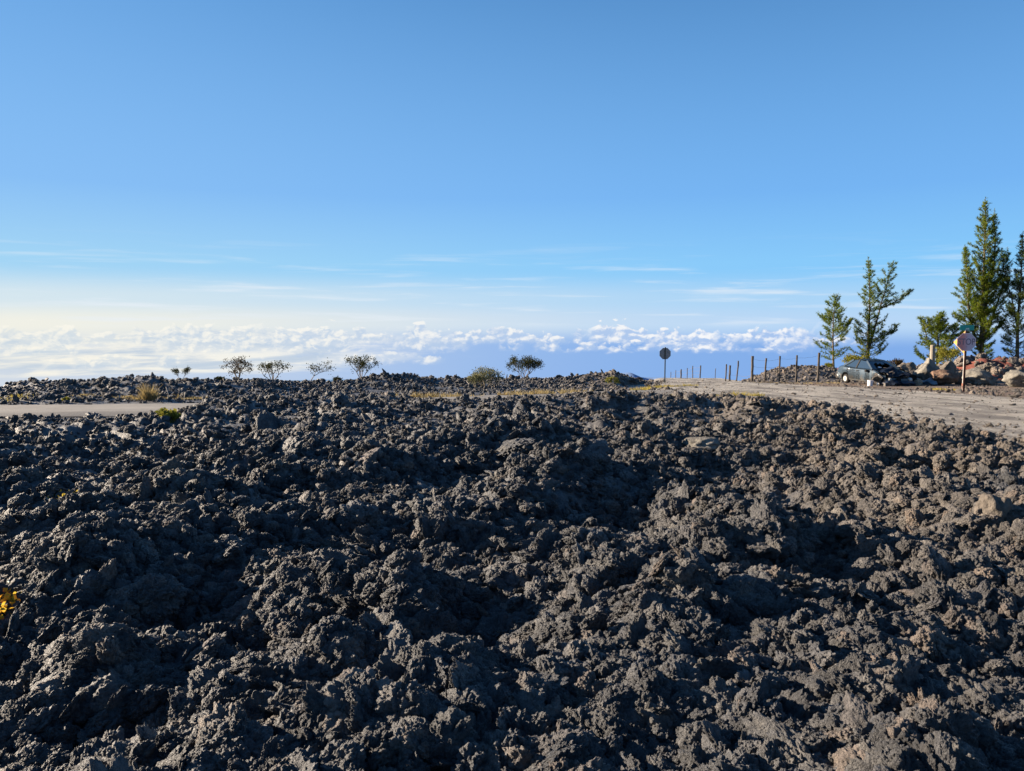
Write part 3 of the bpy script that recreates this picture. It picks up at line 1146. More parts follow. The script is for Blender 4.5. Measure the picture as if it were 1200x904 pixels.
def ridge_pt(px, back=1.0):
    Y = float(np.interp(px, RIDGE_Y[:, 0], RIDGE_Y[:, 1])) + back
    x = pix_at(px, 440, Y).x
    return Vector((x, Y, gz(x, Y)))


OH = [(212, 17, 0.4, 2, "tiny pair of twiggy shoots standing alone on the lava ridge", MAT_OHIA, 2, 26),
      (279, 25, 0.55, 5, "round rusty-leaved young tree on the lava ridge", MAT_OHIA_RED, 5, 28),
      (319, 23, 0.75, 6, "spreading thin-leaved young tree next to the rusty one", MAT_OHIA, 5, 18),
      (363, 27, 0.2, 17, "slim single-stemmed sapling with a small flat top on the ridge", MAT_OHIA, 1, 14),
      (424, 27, 0.65, 8, "densest small tree on the ridge, beside a dark lava hump", MAT_OHIA, 5, 30),
      (614, 27, 0.85, 9, "wide rounded small tree above the middle of the lava ridge", MAT_OHIA, 7, 20)]
for px, hp, sp, sd, lab, mt, ns, cl_ in OH:
    p = ridge_pt(px, 0.3)
    H = hp * p.y / F
    p.z += 0.10
    broadleaf("ohia_sapling", p, H * 1.12, sp, sd, lab, mt, "young trees on the lava ridge", ns, 0.06 * p.y / 38, cl_, 3 if ns == 2 else 2 if ns >= 5 and px != 614 else 3, "tree", None, 0.05 + 0.07 * H)

def shrub_px(px, row, Y, hp, sp, sd, lab, mt, name="shrub", ns=5, cl_=20, leaf=0.06):
    x = pix_at(px, row, Y).x
    H = hp * Y / F
    return broadleaf(name, Vector((x, Y, gz(x, Y))), H, sp, sd, lab, mt, "low shrubs among the lava", ns, leaf, cl_, 2, "shrub", None, 0.05 + 0.1 * H)


shrub_px(570, 462, 38.5, 26, 0.8, 21, "grey-green bush with a bleached dead branch at the roadside", MAT_SAGE, ns=6, cl_=34)
shrub_px(556, 462, 38.3, 18, 0.8, 27, "smaller grey-green bush touching the larger roadside bush", MAT_SAGE, ns=5, cl_=24)
shrub_px(394, 446, 39.5, 9, 0.9, 22, "low cushion shrub on the ridge between two young trees", MAT_OHIA, ns=5, cl_=22)
shrub_px(257, 444, 35, 7, 0.9, 23, "tiny shrub at the foot of the rusty-leaved tree", MAT_OHIA, ns=4, cl_=18)
shrub_px(462, 438, 42, 5, 1.0, 24, "flat pale cushion shrub crowning the dark lava hump", MAT_SAGE, ns=4, cl_=16)
shrub_px(717, 462, 41, 11, 0.5, 25, "bright yellow-green shrub below the dark lava cone", MAT_BUSH, ns=4, cl_=18)
shrub_px(1110, 425, 54, 30, 0.6, 26, "yellow-green shrub growing behind the yellow warning sign", MAT_BUSH, ns=7, cl_=46, leaf=0.10)
shrub_px(1004, 430, 58, 24, 0.7, 28, "yellow-green bush at the foot of the twisted pine", MAT_BUSH, ns=7, cl_=40, leaf=0.10)
shrub_px(970, 432, 58, 9, 0.8, 29, "small yellow bush at the foot of the slender pine", MAT_BUSH, ns=5, cl_=22, leaf=0.08)
shrub_px(1051, 427, 57, 14, 0.5, 30, "small dark round shrub showing over the wrecked car bonnet", MAT_OHIA_RED, ns=4, cl_=34, leaf=0.09)


MAT_FLOWER = leaf_mat("orange_yellow_leaves", (0.70, 0.12, 0.03), (0.75, 0.40, 0.04), (0.70, 0.56, 0.08), 0.35, 14.0)
MAT_YLEAF = leaf_mat("golden_leaves", (0.42, 0.30, 0.05), (0.50, 0.38, 0.06), (0.40, 0.36, 0.08), 0.35, 14.0)
for px, py, H, sd, lab, mt, lf in ((6, 722, 0.105, 31, "small plant with orange and yellow leaves in the dark lava", MAT_FLOWER, 0.021),
                                  (80, 586, 0.10, 32, "small golden-leaved plant rooted beside a smooth lava hollow", MAT_YLEAF, 0.026),
                                  (196, 492, 0.22, 33, "yellow-green seedling on the lava rim near the asphalt road", MAT_BUSH, 0.06),
                                  (78, 405 + 65, 0.16, 34, "yellow-green weed across the asphalt road", MAT_BUSH, 0.06)):
    p = ground_hit(px, py)
    broadleaf("lava_plant", p, H, 0.9, sd, lab, mt, None, 9, lf, 12, 1, "plant", None, 0.02 + 0.12 * H)


def tuft_blades(lv, base, H, rnd, n, rad):
    for _ in range(n):
        a = rnd.uniform(0, 6.28)
        r0 = rad * math.sqrt(rnd.random())
        p = base + Vector((math.cos(a) * r0, math.sin(a) * r0, -0.02))
        d = Vector((math.cos(a) * rnd.uniform(0.1, 0.6), math.sin(a) * rnd.uniform(0.1, 0.6), 1)).normalized()
        L = H * rnd.uniform(0.5, 1.15)
        s = d.cross(Vector((rnd.gauss(0, 1), rnd.gauss(0, 1), 0.1))).normalized() * 0.012
        mid = p + d * (L * 0.55)
        tip = p + d * L + Vector((math.cos(a), math.sin(a), -0.6)) * (L * 0.22 * rnd.random())
        lv.v += [p - s, p + s, mid + s * 0.8, mid - s * 0.8, mid - s * 0.8, mid + s * 0.8, tip + s * 0.15, tip - s * 0.15]


rg_ = random.Random(77)


def grass_row(px0, px1, row0, row1, n, H, label, mat, rad=0.2):
    lv = Leaves()
    for k in range(n):
        u = (k + rg_.random()) / n
        p = pix_ground(px0 + (px1 - px0) * u, row0 + (row1 - row0) * u + rg_.uniform(-0.6, 0.6))
        z = max(gz(p.x, p.y), float(plane_z(p.y)) - 0.05)
        tuft_blades(lv, Vector((p.x, p.y, z)), H * rg_.uniform(0.45, 1.35), rg_, 44, rad * rg_.uniform(0.6, 1.7))
    return tag(lv.build("roadside_grass", mat, None), label, None, None, 'stuff')


grass_row(2, 38, 470.5, 470.0, 7, 0.13, "yellow grass along the far edge of the asphalt road", MAT_YGRASS)
grass_row(62, 122, 469.5, 469.0, 9, 0.12, "straw at the foot of the lava ridge across the asphalt", MAT_STRAW)
grass_row(140, 240, 469, 467, 26, 0.12, "straw around the tall dry clump across the asphalt", MAT_STRAW)
grass_row(455, 560, 465, 464.5, 18, 0.22, "straw on the rim of the road before the grey-green bush", MAT_STRAW)
grass_row(585, 690, 463.5, 461, 26, 0.27, "straw beside the road under the wide rounded tree", MAT_STRAW)
grass_row(748, 815, 455.5, 452.5, 34, 0.18, "yellow grass around the foot of the far stop sign", MAT_YGRASS, 0.35)
grass_row(780, 895, 463.5, 465.5, 26, 0.13, "yellow grass on the near rim of the gravel road", MAT_YGRASS)
grass_row(862, 890, 464.5, 465, 8, 0.24, "taller yellow grass on the near rim of the gravel road", MAT_YGRASS)
grass_row(880, 985, 449, 450, 30, 0.13, "straw along the foot of the post fence", MAT_STRAW, 0.3)
grass_row(1092, 1124, 456.5, 458, 24, 0.10, "yellow straw beside the rusty sign post", MAT_YGRASS, 0.35)
for k, (px, h, lab) in enumerate(((175, 0.66, "tallest dry straw clump standing across the asphalt road"), (179.5, 0.42, "dry straw clump leaning against the tallest clump, nearer the stalks"), (170, 0.40, "short dry straw clump touching the tallest clump, away from the stalks"))):
    p = pix_ground(px, 469.3)
    lv = Leaves()
    tuft_blades(lv, Vector((0, 0, 0)), h, random.Random(300 + k), 110, 0.11)
    vv = np.array([tuple(q) for q in lv.v])
    ff = np.arange(len(vv)).reshape(-1, 4)
    vv[0::8] = vv[1::8] = (0, 0, -0.05)            # every blade grows from one crown
    bm = bmesh.new()
    for q in vv:
        bm.verts.new(q)
    bm.verts.ensure_lookup_table()
    for q in ff:
        bm.faces.new([bm.verts[i_] for i_ in q])
    bmesh.ops.remove_doubles(bm, verts=bm.verts[:], dist=0.0005)
    o = bm_link("straw_clump", bm, MAT_STRAW, None, False, (p.x, p.y, gz(p.x, p.y)))
    tag(o, lab, "grass", "tall straw clumps")

# bleached dead stalks
for px, h, sd, lab in ((185, 0.42, 1, "bleached dead stalk next to the tall straw clump"), (196, 0.50, 2, "taller bleached dead stalk between two others across the asphalt"), (216, 0.34, 3, "short bleached dead stalk at the end of the straw tufts")):
    p = pix_ground(px, 469)
    bm = bmesh.new()
    rnd = random.Random(sd)
    tube(bm, [(0, 0, -0.05), (rnd.gauss(0, 0.02), 0, h * 0.5), (rnd.gauss(0, 0.04), 0, h)], [0.016, 0.013, 0.02], 5)
    tube(bm, [(0, 0, h * 0.6), (0.06, 0.02, h * 0.75), (0.08, 0.02, h * 0.9)], [0.01, 0.008, 0.006], 4)
    o = bm_link("dead_stalk", bm, MAT_STALK, None, False, (p.x, p.y, gz(p.x, p.y)))
    tag(o, lab, "stalk", "dead stalks across the asphalt")
p0 = pix_at(556, 462, 37.6)
p1 = pix_at(546, 446, 37.9)
z0 = gz(p0.x, p0.y) - 0.05
bm = bmesh.new()
tube(bm, [(0, 0, 0), ((p1.x - p0.x) * 0.5, 0.1, (p1.z - z0) * 0.45), (p1.x - p0.x, 0.3, p1.z - z0)], [0.03, 0.024, 0.012], 6)
tube(bm, [((p1.x - p0.x) * 0.5, 0.1, (p1.z - z0) * 0.45), ((p1.x - p0.x) * 0.5 + 0.15, 0.2, (p1.z - z0) * 0.75)], [0.014, 0.007], 5)
tag(bm_link("dead_branch", bm, MAT_STALK, None, False, (p0.x, p0.y, z0)), "bleached dead branch leaning out of the grey-green bush", "branch")
# ================================================================ boulders
def boulder_mat(name, c1, c2, c3):
    m, t, b = new_mat(name)
    co = N(t, 'ShaderNodeTexCoord').outputs['Object']
    col = ramp(t, noise_node(t, 2.4, 6, 0.65, co), [(0.3, c1), (0.5, c2), (0.7, c3)])
    col = mix_col(t, 1.0, col, map_range(t, noise_node(t, 17, 4, 0.7, co), 0.25, 0.75, 0.65, 1.3, False), 'MULTIPLY')
    t.links.new(col, b.inputs['Base Color'])
    b.inputs['Roughness'].default_value = 0.93
    bump(t, b, noise_node(t, 11, 6, 0.7, co), 0.8, 0.08)
    return m


M_GREY = boulder_mat("grey_basalt", (0.07, 0.067, 0.062), (0.15, 0.14, 0.122), (0.25, 0.23, 0.195))
M_RUST = boulder_mat("rusty_scoria", (0.07, 0.045, 0.035), (0.15, 0.092, 0.064), (0.23, 0.165, 0.115))
M_BROWN = boulder_mat("brown_basalt", (0.065, 0.056, 0.048), (0.125, 0.107, 0.09), (0.19, 0.165, 0.135))
M_RED = boulder_mat("red_cinder", (0.075, 0.028, 0.022), (0.14, 0.045, 0.033), (0.19, 0.075, 0.055))


def boulder(px0, px1, top, bot, Y, seed, label, mat, cuts=5, knob=0.2, depth=0.8, tip=None):
    v, f = ICO[4]
    v = v.copy()
    rnd = random.Random(seed)
    r = 1 + 0.30 * fbm(v * 0.9, 2, 0.5, seed)
    v = v * r[:, None]
    for _ in range(cuts):                        # broken flat faces
        n = np.array([rnd.gauss(0, 1), rnd.gauss(0, 1), rnd.gauss(0.2, 0.8)])
        n /= np.linalg.norm(n)
        d = v @ n
        lim = rnd.uniform(0.5, 0.8)
        over = np.maximum(d - lim, 0)
        v = v - over[:, None] * n[None] * 0.92
    nn = v / np.linalg.norm(v, axis=1)[:, None]
    v = v + nn * (0.20 * fbm(v * 2.3, 5, 0.6, seed + 3) + knob * 0.42 * knobs(v * 2.6, seed + 4) + 0.10 * knobs(v * 6.5, seed + 8) - 0.16 * np.abs(gnoise(v * 2.8, seed + 6)))[:, None]
    mn, mx_ = v.min(0), v.max(0)
    v = (v - (mn + mx_) / 2) / (mx_ - mn) * 2
    if tip is not None:
        k = np.clip((v[:, 2] + 0.2) / 1.2, 0, 1)
        v[:, 0] = v[:, 0] * (1 - 0.62 * k) + tip * k
    mpp = Y / F * 1.02
    w = (px1 - px0) * mpp / 2
    pt = pix_at((px0 + px1) / 2, top, Y)
    zb = float(plane_z(Y)) - 0.12
    h = (pt.z - zb) / 2
    v = v * np.array((w, w * depth, h)) + np.array((0, 0, h))
    o = link("boulder", mesh_np("boulder", v, f, mat, True), None, (pt.x, Y, zb))
    return tag(o, label, "boulder", "boulders along the verge")


boulder(1068, 1108, 419, 449, 44.5, 4, "largest grey angular boulder with a pale lit face under the stump post", M_GREY, 9, 0.08, 0.8, -0.1)
boulder(1096, 1122, 423, 449, 46.5, 9, "brown boulder wedged behind the rusty one", M_BROWN, 6, 0.2)
boulder(1090, 1123, 433, 450, 42.5, 12, "rusty brown knobbly boulder in front of the grey angular one", M_RUST, 3, 0.6)
boulder(1130, 1168, 430, 450, 42.5, 15, "rounded grey boulder just past the rusty sign post", M_GREY, 4, 0.3)
boulder(1180, 1218, 433, 454, 39.5, 19, "pale tan boulder in front of the red cinder bank", M_GREY, 4, 0.3)
boulder(1053, 1078, 424, 447, 47.0, 23, "brown slanting boulder behind the wrecked bonnet", M_BROWN, 7, 0.1)
boulder(1042, 1058, 432, 447, 47.5, 27, "low rust-coloured boulder behind the wrecked windscreen", M_RUST, 5, 0.3)
boulder(1118, 1136, 436, 450, 44.0, 31, "small brown boulder between the rusty and the rounded grey one", M_BROWN, 5, 0.2)
boulder(1222, 1268, 425, 455, 40.5, 35, "broad brown boulder past the pale tan one", M_BROWN, 5, 0.3)

# tan block lying in the clinkers, two other big stones of the front field
for px, py, wpx, hpx, sd, lab, mt in ((823, 526, 44, 15, 51, "pale tan flat block lying in the front lava field", M_GREY),
                                     (1165, 612, 44, 40, 54, "brownish upright block in the lava beside the gravel road", M_BROWN)):
    p = ground_hit(px, py)
    v, f = clinker(sd, 4, (1, 0.8, 0.75), 0.25, 0.2)
    v = (v - (v.min(0) + v.max(0)) / 2) / (v.max(0) - v.min(0)) * 2
    mpp = p.y / F
    v = v * np.array((wpx * mpp / 2, wpx * mpp / 2, hpx * mpp / 2 * 1.2))
    o = link("boulder", mesh_np("boulder", v, f, mt, True), None, (p.x, p.y, p.z + hpx * mpp * 0.25))
    tag(o, lab, "boulder")

# red cinder bank behind the boulders
nu, nv = 130, 46
qx = np.linspace(1105, 1420, nu)
kk = np.linspace(0, 1, nv)
V = []
for j in range(nv):
    k = kk[j]
    Y = 46.0 + 9 * k
    for i in range(nu):
        topz = pix_at(qx[i], 421 - 3 * math.sin(qx[i] * 0.05), 49.5).z
        b0 = float(plane_z(Y)) - 0.2
        hh = (topz - float(plane_z(49.5))) * math.sin(math.pi * min(1, k * 1.1)) ** 0.7 * min(1, (qx[i] - 1105) / 35)
        V.append((pix_at(qx[i], 430, 49.5).x + (k - 0.4) * 1.2, Y, b0 + hh))
V = np.array(V)
V[:, 2] += 0.55 * fbm(V * 0.6, 5, 0.6, 6) + 0.20 * knobs(V * 1.5, 4) - 0.1
V[:, 1] += 0.2 * fbm(V * 1.3, 3, 0.5, 16)
cinder_bank = tag(link("cinder_bank", mesh_np("cinder_bank", V, grid_faces(nu, nv), M_RED, True)), "red cinder bank behind the boulders", None, None, 'structure')

g_ = np.random.default_rng(44)
vi = g_.integers(0, len(V), 900)
vi = vi[(g_.random(900) < 0.25 + 0.75 * (np.abs(V[vi, 2] - V[vi, 2].max()) < 0.9))]
ss = np.clip(0.07 * g_.random(len(vi)) ** -0.4, 0.07, 0.35)
tag(instancer("bank_clinkers", V[vi, 0], V[vi, 1], V[vi, 2] + ss * 0.2, ss, g_, cinder_bank, rock_col, 14), "dark clinkers strewn over the red bank", None, None, 'stuff')

# ================================================================ signs
M_RUSTPOST = simple_mat("rusty_steel", (0.07, 0.032, 0.023), 0.75, 0.2, 0.45, 14, 0.4, 0.005)
M_GALV = simple_mat("weathered_galvanised", (0.36, 0.36, 0.35), 0.55, 0.6, 0.3, 10)
M_DARKPOST = simple_mat("dull_green_steel", (0.06, 0.07, 0.065), 0.6, 0.5, 0.3, 10)
M_ALU = simple_mat("weathered_aluminium_back", (0.20, 0.21, 0.23), 0.5, 0.7, 0.25, 6)
M_LETTER = simple_mat("faded_letter_paint", (0.17, 0.15, 0.20), 0.7, 0, 0.2, 10)
M_WHITE = simple_mat("dulled_white_paint", (0.62, 0.60, 0.62), 0.6, 0, 0.2, 12)
M_YEL = simple_mat("warning_yellow", (0.80, 0.42, 0.02), 0.5, 0, 0.25, 9)
M_TEAL = simple_mat("street_sign_green", (0.02, 0.28, 0.24), 0.45, 0, 0.35, 9)

m, t, b = new_mat("sun_bleached_red")
co = N(t, 'ShaderNodeTexCoord').outputs['Object']
sx = N(t, 'ShaderNodeSeparateXYZ')
t.links.new(co, sx.inputs[0])
wear = map_range(t, math_node(t, 'MULTIPLY_ADD', noise_node(t, 5, 4, 0.6, co), 0.25, sx.outputs[0]), -0.08, 0.28)
t.links.new(mix_col(t, wear, (0.48, 0.20, 0.19), (0.42, 0.37, 0.45)), b.inputs['Base Color'])
b.inputs['Roughness'].default_value = 0.5
M_STOP = m


def ngon_plate(name, pts, th, mat, parent, y=0.0):
    bm = bmesh.new()
    f = [bm.verts.new((x, y - th / 2, z)) for x, z in pts]
    k = [bm.verts.new((x, y + th / 2, z)) for x, z in pts]
    n = len(pts)
    bm.faces.new(f)
    bm.faces.new(k[::-1])
    for i in range(n):
        bm.faces.new((f[(i + 1) % n], f[i], k[i], k[(i + 1) % n]))
    bmesh.ops.recalc_face_normals(bm, faces=bm.faces)
    return bm_link(name, bm, mat, parent)


def octagon(r, cz):
    return [(r * math.cos(math.pi / 8 + i * math.pi / 4), cz + r * math.sin(math.pi / 8 + i * math.pi / 4)) for i in range(8)]


def ring_plate(name, r0, r1, cz, y, mat, parent):
    bm = bmesh.new()
    a = [bm.verts.new((x, y, z)) for x, z in octagon(r0, cz)]
    c = [bm.verts.new((x, y, z)) for x, z in octagon(r1, cz)]
    for i in range(8):
        bm.faces.new((a[i], a[(i + 1) % 8], c[(i + 1) % 8], c[i]))
    return bm_link(name, bm, mat, parent)


def perforated_post(parent, h, w, mat, holes=True):
    bm = bmesh.new()
    box(bm, -w, w, -w * 0.5, w * 0.5, -0.4, h)
    box(bm, -w * 0.45, w * 0.45, -w * 0.75, -w * 0.5 - 0.001, -0.4, h)
    p = bm_link("post", bm, mat, parent)
    return p


# front stop sign
Ys = 34.0
sp = pix_at(1129, 459, Ys)
zg = float(plane_z(Ys)) - 0.01
sgn = empty("stop_sign", (sp.x, Ys, zg), R(-6), "faded red octagonal stop sign with readable letters on a rusty post", "sign")
mpp = Ys / F
cz = pix_at(1130, 401, Ys).z - zg
topz = pix_at(1130, 384, Ys).z - zg
perforated_post(sgn, topz - 0.12, 0.042, M_RUSTPOST)
rO = 0.43
plate = ngon_plate("sign_plate", octagon(rO, cz), 0.006, M_STOP, sgn, -0.045)
ring_plate("border", rO * 0.985, rO * 0.93, cz, -0.051, M_WHITE, plate)
cu = bpy.data.curves.new("letters", 'FONT')
cu.body = "STOP"
cu.align_x = 'CENTER'
cu.align_y = 'CENTER'
cu.size = 0.36
cu.extrude = 0.001
cu.offset = 0.006
tmp = bpy.data.objects.new("letters_tmp", cu)
COL.objects.link(tmp)
bpy.context.view_layer.update()
lm = bpy.data.meshes.new_from_object(tmp.evaluated_get(bpy.context.evaluated_depsgraph_get()))
bpy.data.objects.remove(tmp)
lm.materials.clear()
lm.materials.append(M_LETTER)
lo = link("letters", lm, plate, (0.0, -0.052, cz), (math.pi / 2, 0, 0), (0.86, 1.1, 1))
for zz in (cz + 0.22, cz - 0.22):
    bm = bmesh.new()
    tube(bm, [(0, -0.058, zz), (0, -0.04, zz)], 0.013, 8)
    bm_link("bolt", bm, M_RUSTPOST, sgn)
bl = ngon_plate("street_name_blade", [(-0.28, topz - 0.13), (0.32, topz - 0.13), (0.32, topz + 0.11), (-0.28, topz + 0.11)], 0.006, M_TEAL, sgn, 0.0)
bl["label"] = "green street name blade"
ngon_plate("blade_bracket", [(-0.05, topz - 0.17), (0.05, topz - 0.17), (0.05, topz - 0.11), (-0.05, topz - 0.11)], 0.05, M_GALV, sgn, 0.0)
bm = bmesh.new()
bm.faces.new([bm.verts.new(q) for q in ((-0.05, -0.0045, topz - 0.09), (0.12, -0.0045, topz - 0.09), (0.10, -0.0045, topz - 0.02), (-0.02, -0.0045, topz - 0.035))])
bm_link("bleached_patch", bm, simple_mat("bleached_patch", (0.50, 0.62, 0.58), 0.6, 0, 0.5, 20), bl)

# yellow diamond warning sign behind it, on its own grey post
Yw = 35.2
wp = pix_at(1128.0, 455, Yw)
zw = float(plane_z(Yw)) - 0.01
ws = empty("warning_sign", (wp.x, Yw, zw), R(-60), "yellow diamond warning sign half hidden behind the faded stop sign", "sign")
cw = pix_at(1126, 401.5, Yw).z - zw
bm = bmesh.new()
tube(bm, [(0, 0.02, -0.4), (0, 0.02, cw + 0.3)], 0.034, 10)
bm_link("post", bm, M_GALV, ws)
ngon_plate("sign_plate", [(0, cw - 0.52), (0.52, cw), (0, cw + 0.52), (-0.52, cw)], 0.006, M_YEL, ws, -0.02)
bm = bmesh.new()
pts = [(0, cw - 0.50), (0.50, cw), (0, cw + 0.50), (-0.50, cw)]
pt2 = [(0, cw - 0.475), (0.475, cw), (0, cw + 0.475), (-0.475, cw)]
a = [bm.verts.new((x, -0.0255, z)) for x, z in pts]
c = [bm.verts.new((x, -0.0255, z)) for x, z in pt2]
for i in range(4):
    bm.faces.new((a[i], a[(i + 1) % 4], c[(i + 1) % 4], c[i]))
bm_link("border", bm, M_LETTER, ws)
ngon_plate("red_reflector", [(-0.03, 0.12), (0.03, 0.12), (0.03, 0.36), (-0.03, 0.36)], 0.01, simple_mat("orange_reflector", (0.30, 0.11, 0.07), 0.5), ws, -0.03)

# far stop sign, seen from behind
Yf = 46.5
fp = pix_at(779, 449, Yf)
zf = float(plane_z(Yf)) - 0.03
fs = empty("stop_sign", (fp.x, Yf, zf), R(4), "grey back of an octagonal sign on a thin dark post by yellow grass", "sign")
cf = pix_at(779, 414.6, Yf).z - zf
bm = bmesh.new()
box(bm, -0.032, 0.032, -0.02, 0.02, -0.4, cf + 0.40)
bm_link("post", bm, M_DARKPOST, fs)
pl = ngon_plate("sign_plate", octagon(0.375, cf), 0.005, M_ALU, fs, 0.03)
face_ = ngon_plate("sign_face", octagon(0.372, cf), 0.002, simple_mat("stop_red", (0.42, 0.03, 0.03), 0.5), pl, 0.036)
for zz in (cf + 0.2, cf - 0.2):
    bm = bmesh.new()
    tube(bm, [(0, -0.03, zz), (0, 0.034, zz)], 0.014, 8)
    bm_link("bolt", bm, M_GALV, fs)

# ================================================================ fences and posts
M_POST = simple_mat("weathered_wood", (0.10, 0.085, 0.072), 0.9, 0, 0.5, 6, 0.7, 0.01)
M_WIRE = simple_mat("rusty_wire", (0.16, 0.12, 0.10), 0.7, 0.5, 0.3, 9)


def make_post(parent, p, h, r, lean, seed):
    rnd = random.Random(seed)
    bm = bmesh.new()
    n = 6
    pts = [Vector((lean * (i / n) + rnd.gauss(0, 0.008), rnd.gauss(0, 0.008), -0.35 + (h + 0.35) * i / n)) for i in range(n + 1)]
    tube(bm, pts, [r * rnd.uniform(0.88, 1.08) for _ in pts], 8)
    return bm_link("post", bm, M_POST, parent, False, p)


def wire(parent, pts, sag, seed):
    rnd = random.Random(seed)
    bm = bmesh.new()
    path = []
    for a, c in zip(pts[:-1], pts[1:]):
        for k in range(6):
            u = k / 6
            q = a.lerp(c, u)
            q.z -= sag * 4 * u * (1 - u) * rnd.uniform(0.6, 1.2)
            path.append(q)
    path.append(pts[-1])
    tube(bm, path, 0.006, 4)
    return bm_link("wire", bm, M_WIRE, parent)


Yp = 48.6
zp = float(plane_z(Yp))
fence = empty("post_fence", (pix_at(905, 446, Yp).x, Yp, zp), 0, "weathered wooden post and wire fence before the lava mound past the gravel road", "fence")
ORG = fence.location.copy()
near = []
for px, top, r, ln, dy in ((850, 427, 0.045, 0.06, 1.2), (855, 428.5, 0.06, 0.0, 1.0), (863, 423, 0.045, 0.10, 0.8), (881.5, 417.5, 0.085, -0.02, 0), (896, 420, 0.055, 0.06, 0.2), (913, 417.5, 0.055, 0.01, 0.1), (933, 416.5, 0.06, 0.0, -0.1), (957.5, 413.5, 0.075, 0.09, -0.3)):
    Y = Yp + dy
    q = pix_at(px, 446, Y)
    zb = max(float(plane_z(Y)), gz(q.x, Y)) - 0.02
    h = pix_at(px, top, Y).z - zb
    base = Vector((q.x, Y, zb)) - ORG
    make_post(fence, base, h, r * 1.05, ln, int(px))
    near.append((base, h, ln))
for fr in (0.32, 0.62, 0.9):
    wire(fence, [b_ + Vector((l_ * fr, -0.07, h_ * fr)) for b_, h_, l_ in near[3:]], 0.05, int(fr * 100))
wire(fence, [near[0][0] + Vector((0, -0.07, near[0][1] * 0.6)), near[2][0] + Vector((0, -0.07, near[2][1] * 0.35)), near[3][0] + Vector((0, -0.07, near[3][1] * 0.3))], 0.12, 5)

Yq = 66.0
far_f = empty("roadside_fence", (pix_at(800, 448, Yq).x, Yq, float(plane_z(Yq))), 0, "far thin-posted wire fence beside the road running down to the sea", "fence")
ORG = far_f.location.copy()
fr_ = []
for px, top, r, ln, Y in ((786, 436, 0.03, 0.0, 88), (791.6, 434, 0.03, 0.02, 82), (798, 433, 0.06, 0.0, 76), (805, 431.5, 0.03, 0.02, 72), (811.5, 429, 0.035, 0.0, 67), (820, 428.5, 0.045, 0.05, 63), (838, 432, 0.025, 0.02, 63)):
    q = pix_at(px, 446, Y)
    zb = max(float(plane_z(Y)), gz(q.x, Y)) - 0.05
    h = pix_at(px, top, Y).z - zb
    base = Vector((q.x, Y, zb)) - ORG
    make_post(far_f, base, h, r * 1.2, ln, int(px))
    fr_.append((base, h, ln))
for d_ in (0.15, 0.45, 0.75):
    wire(far_f, [b_ + Vector((l_, -0.05, h_ - d_)) for b_, h_, l_ in fr_[:6]], 0.03, int(d_ * 90))

# thick pale stump post above the boulders
Yk = 47.6
q = pix_at(1092.5, 420, Yk)
zb = float(plane_z(Yk))
bm = bmesh.new()
hh = pix_at(1092, 404.5, Yk).z - zb
tube(bm, [(0, 0, -0.4), (0.01, 0, hh * 0.5), (0, 0, hh - 0.02), (0, 0, hh)], [0.15, 0.145, 0.14, 0.12], 12)
tag(bm_link("stump_post", bm, simple_mat("bleached_log", (0.27, 0.235, 0.19), 0.9, 0, 0.4, 6, 0.6, 0.02), None, False, (q.x, Yk, zb)), "thick pale cut-off log post rising behind the grey angular boulder", "post")

# ================================================================ wrecked car
m, t, b = new_mat("dusty_blue_grey_paint")
co = N(t, 'ShaderNodeTexCoord').outputs['Object']
sx = N(t, 'ShaderNodeSeparateXYZ')
t.links.new(co, sx.inputs[0])
grime = math_node(t, 'ADD', noise_node(t, 3.5, 5, 0.65, co), map_range(t, sx.outputs[2], 0.7, 0.15, 0, 0.25))
t.links.new(ramp(t, grime, [(0.42, (0.026, 0.045, 0.068)), (0.60, (0.04, 0.058, 0.076)), (0.75, (0.08, 0.076, 0.07))]), b.inputs['Base Color'])
b.inputs['Roughness'].default_value = 0.42
b.inputs['Metallic'].default_value = 0.35
b.inputs['Coat Weight'].default_value = 0.3
b.inputs['Coat Roughness'].default_value = 0.25
M_PAINT = m
M_BLACK = simple_mat("black_trim", (0.012, 0.012, 0.013), 0.7, 0, 0.3, 10)
M_ENG = simple_mat("grimy_engine_metal", (0.11, 0.10, 0.095), 0.6, 0.5, 0.6, 9, 0.5, 0.02)
M_PLAST = simple_mat("dark_blue_plastic", (0.02, 0.03, 0.055), 0.4, 0, 0.3, 6)
M_TYRE = simple_mat("perished_rubber", (0.02, 0.019, 0.018), 0.9, 0, 0.3, 10)
M_RIM = simple_mat("pale_rim_metal", (0.48, 0.47, 0.44), 0.45, 0.6, 0.3, 9)
M_SEAT = simple_mat("faded_seat_cloth", (0.10, 0.095, 0.09), 0.95, 0, 0.4, 9)
m, t, b = new_mat("car_glass")
b.inputs['Base Color'].default_value = (0.02, 0.03, 0.04, 1)
b.inputs['Roughness'].default_value = 0.06
b.inputs['Specular IOR Level'].default_value = 1.0
b.inputs['Coat Weight'].default_value = 1.0
M_GLASS = m

cb = pix_ground(1022, 452.0)
Yc = 43.5
cx = pix_at(1024, 450, Yc).x
car = empty("wrecked_car", (cx, Yc, float(plane_z(Yc)) + 0.02), R(-80), "wrecked blue-grey sedan without bonnet or front end, dumped beside boulders", "car")
car.scale = (1.06, 1.06, 1.04)
# local frame: +x forward, +y left; body sits on its sills
ARCH = ((-1.36, 0.36), (1.32, 0.37))


def half_w(x):
    return 0.86 - 0.10 * sstep(1.3, 2.2, np.float64(x)) - 0.10 * sstep(-1.5, -2.25, np.float64(x))


def z_bot(x):
    z = 0.17 + 0.08 * max(0, abs(x) - 1.7)
    for c, r in ARCH:
        d = abs(x - c)
        if d < r:
            z = max(z, 0.24 + math.sqrt(r * r - d * d))
    return z


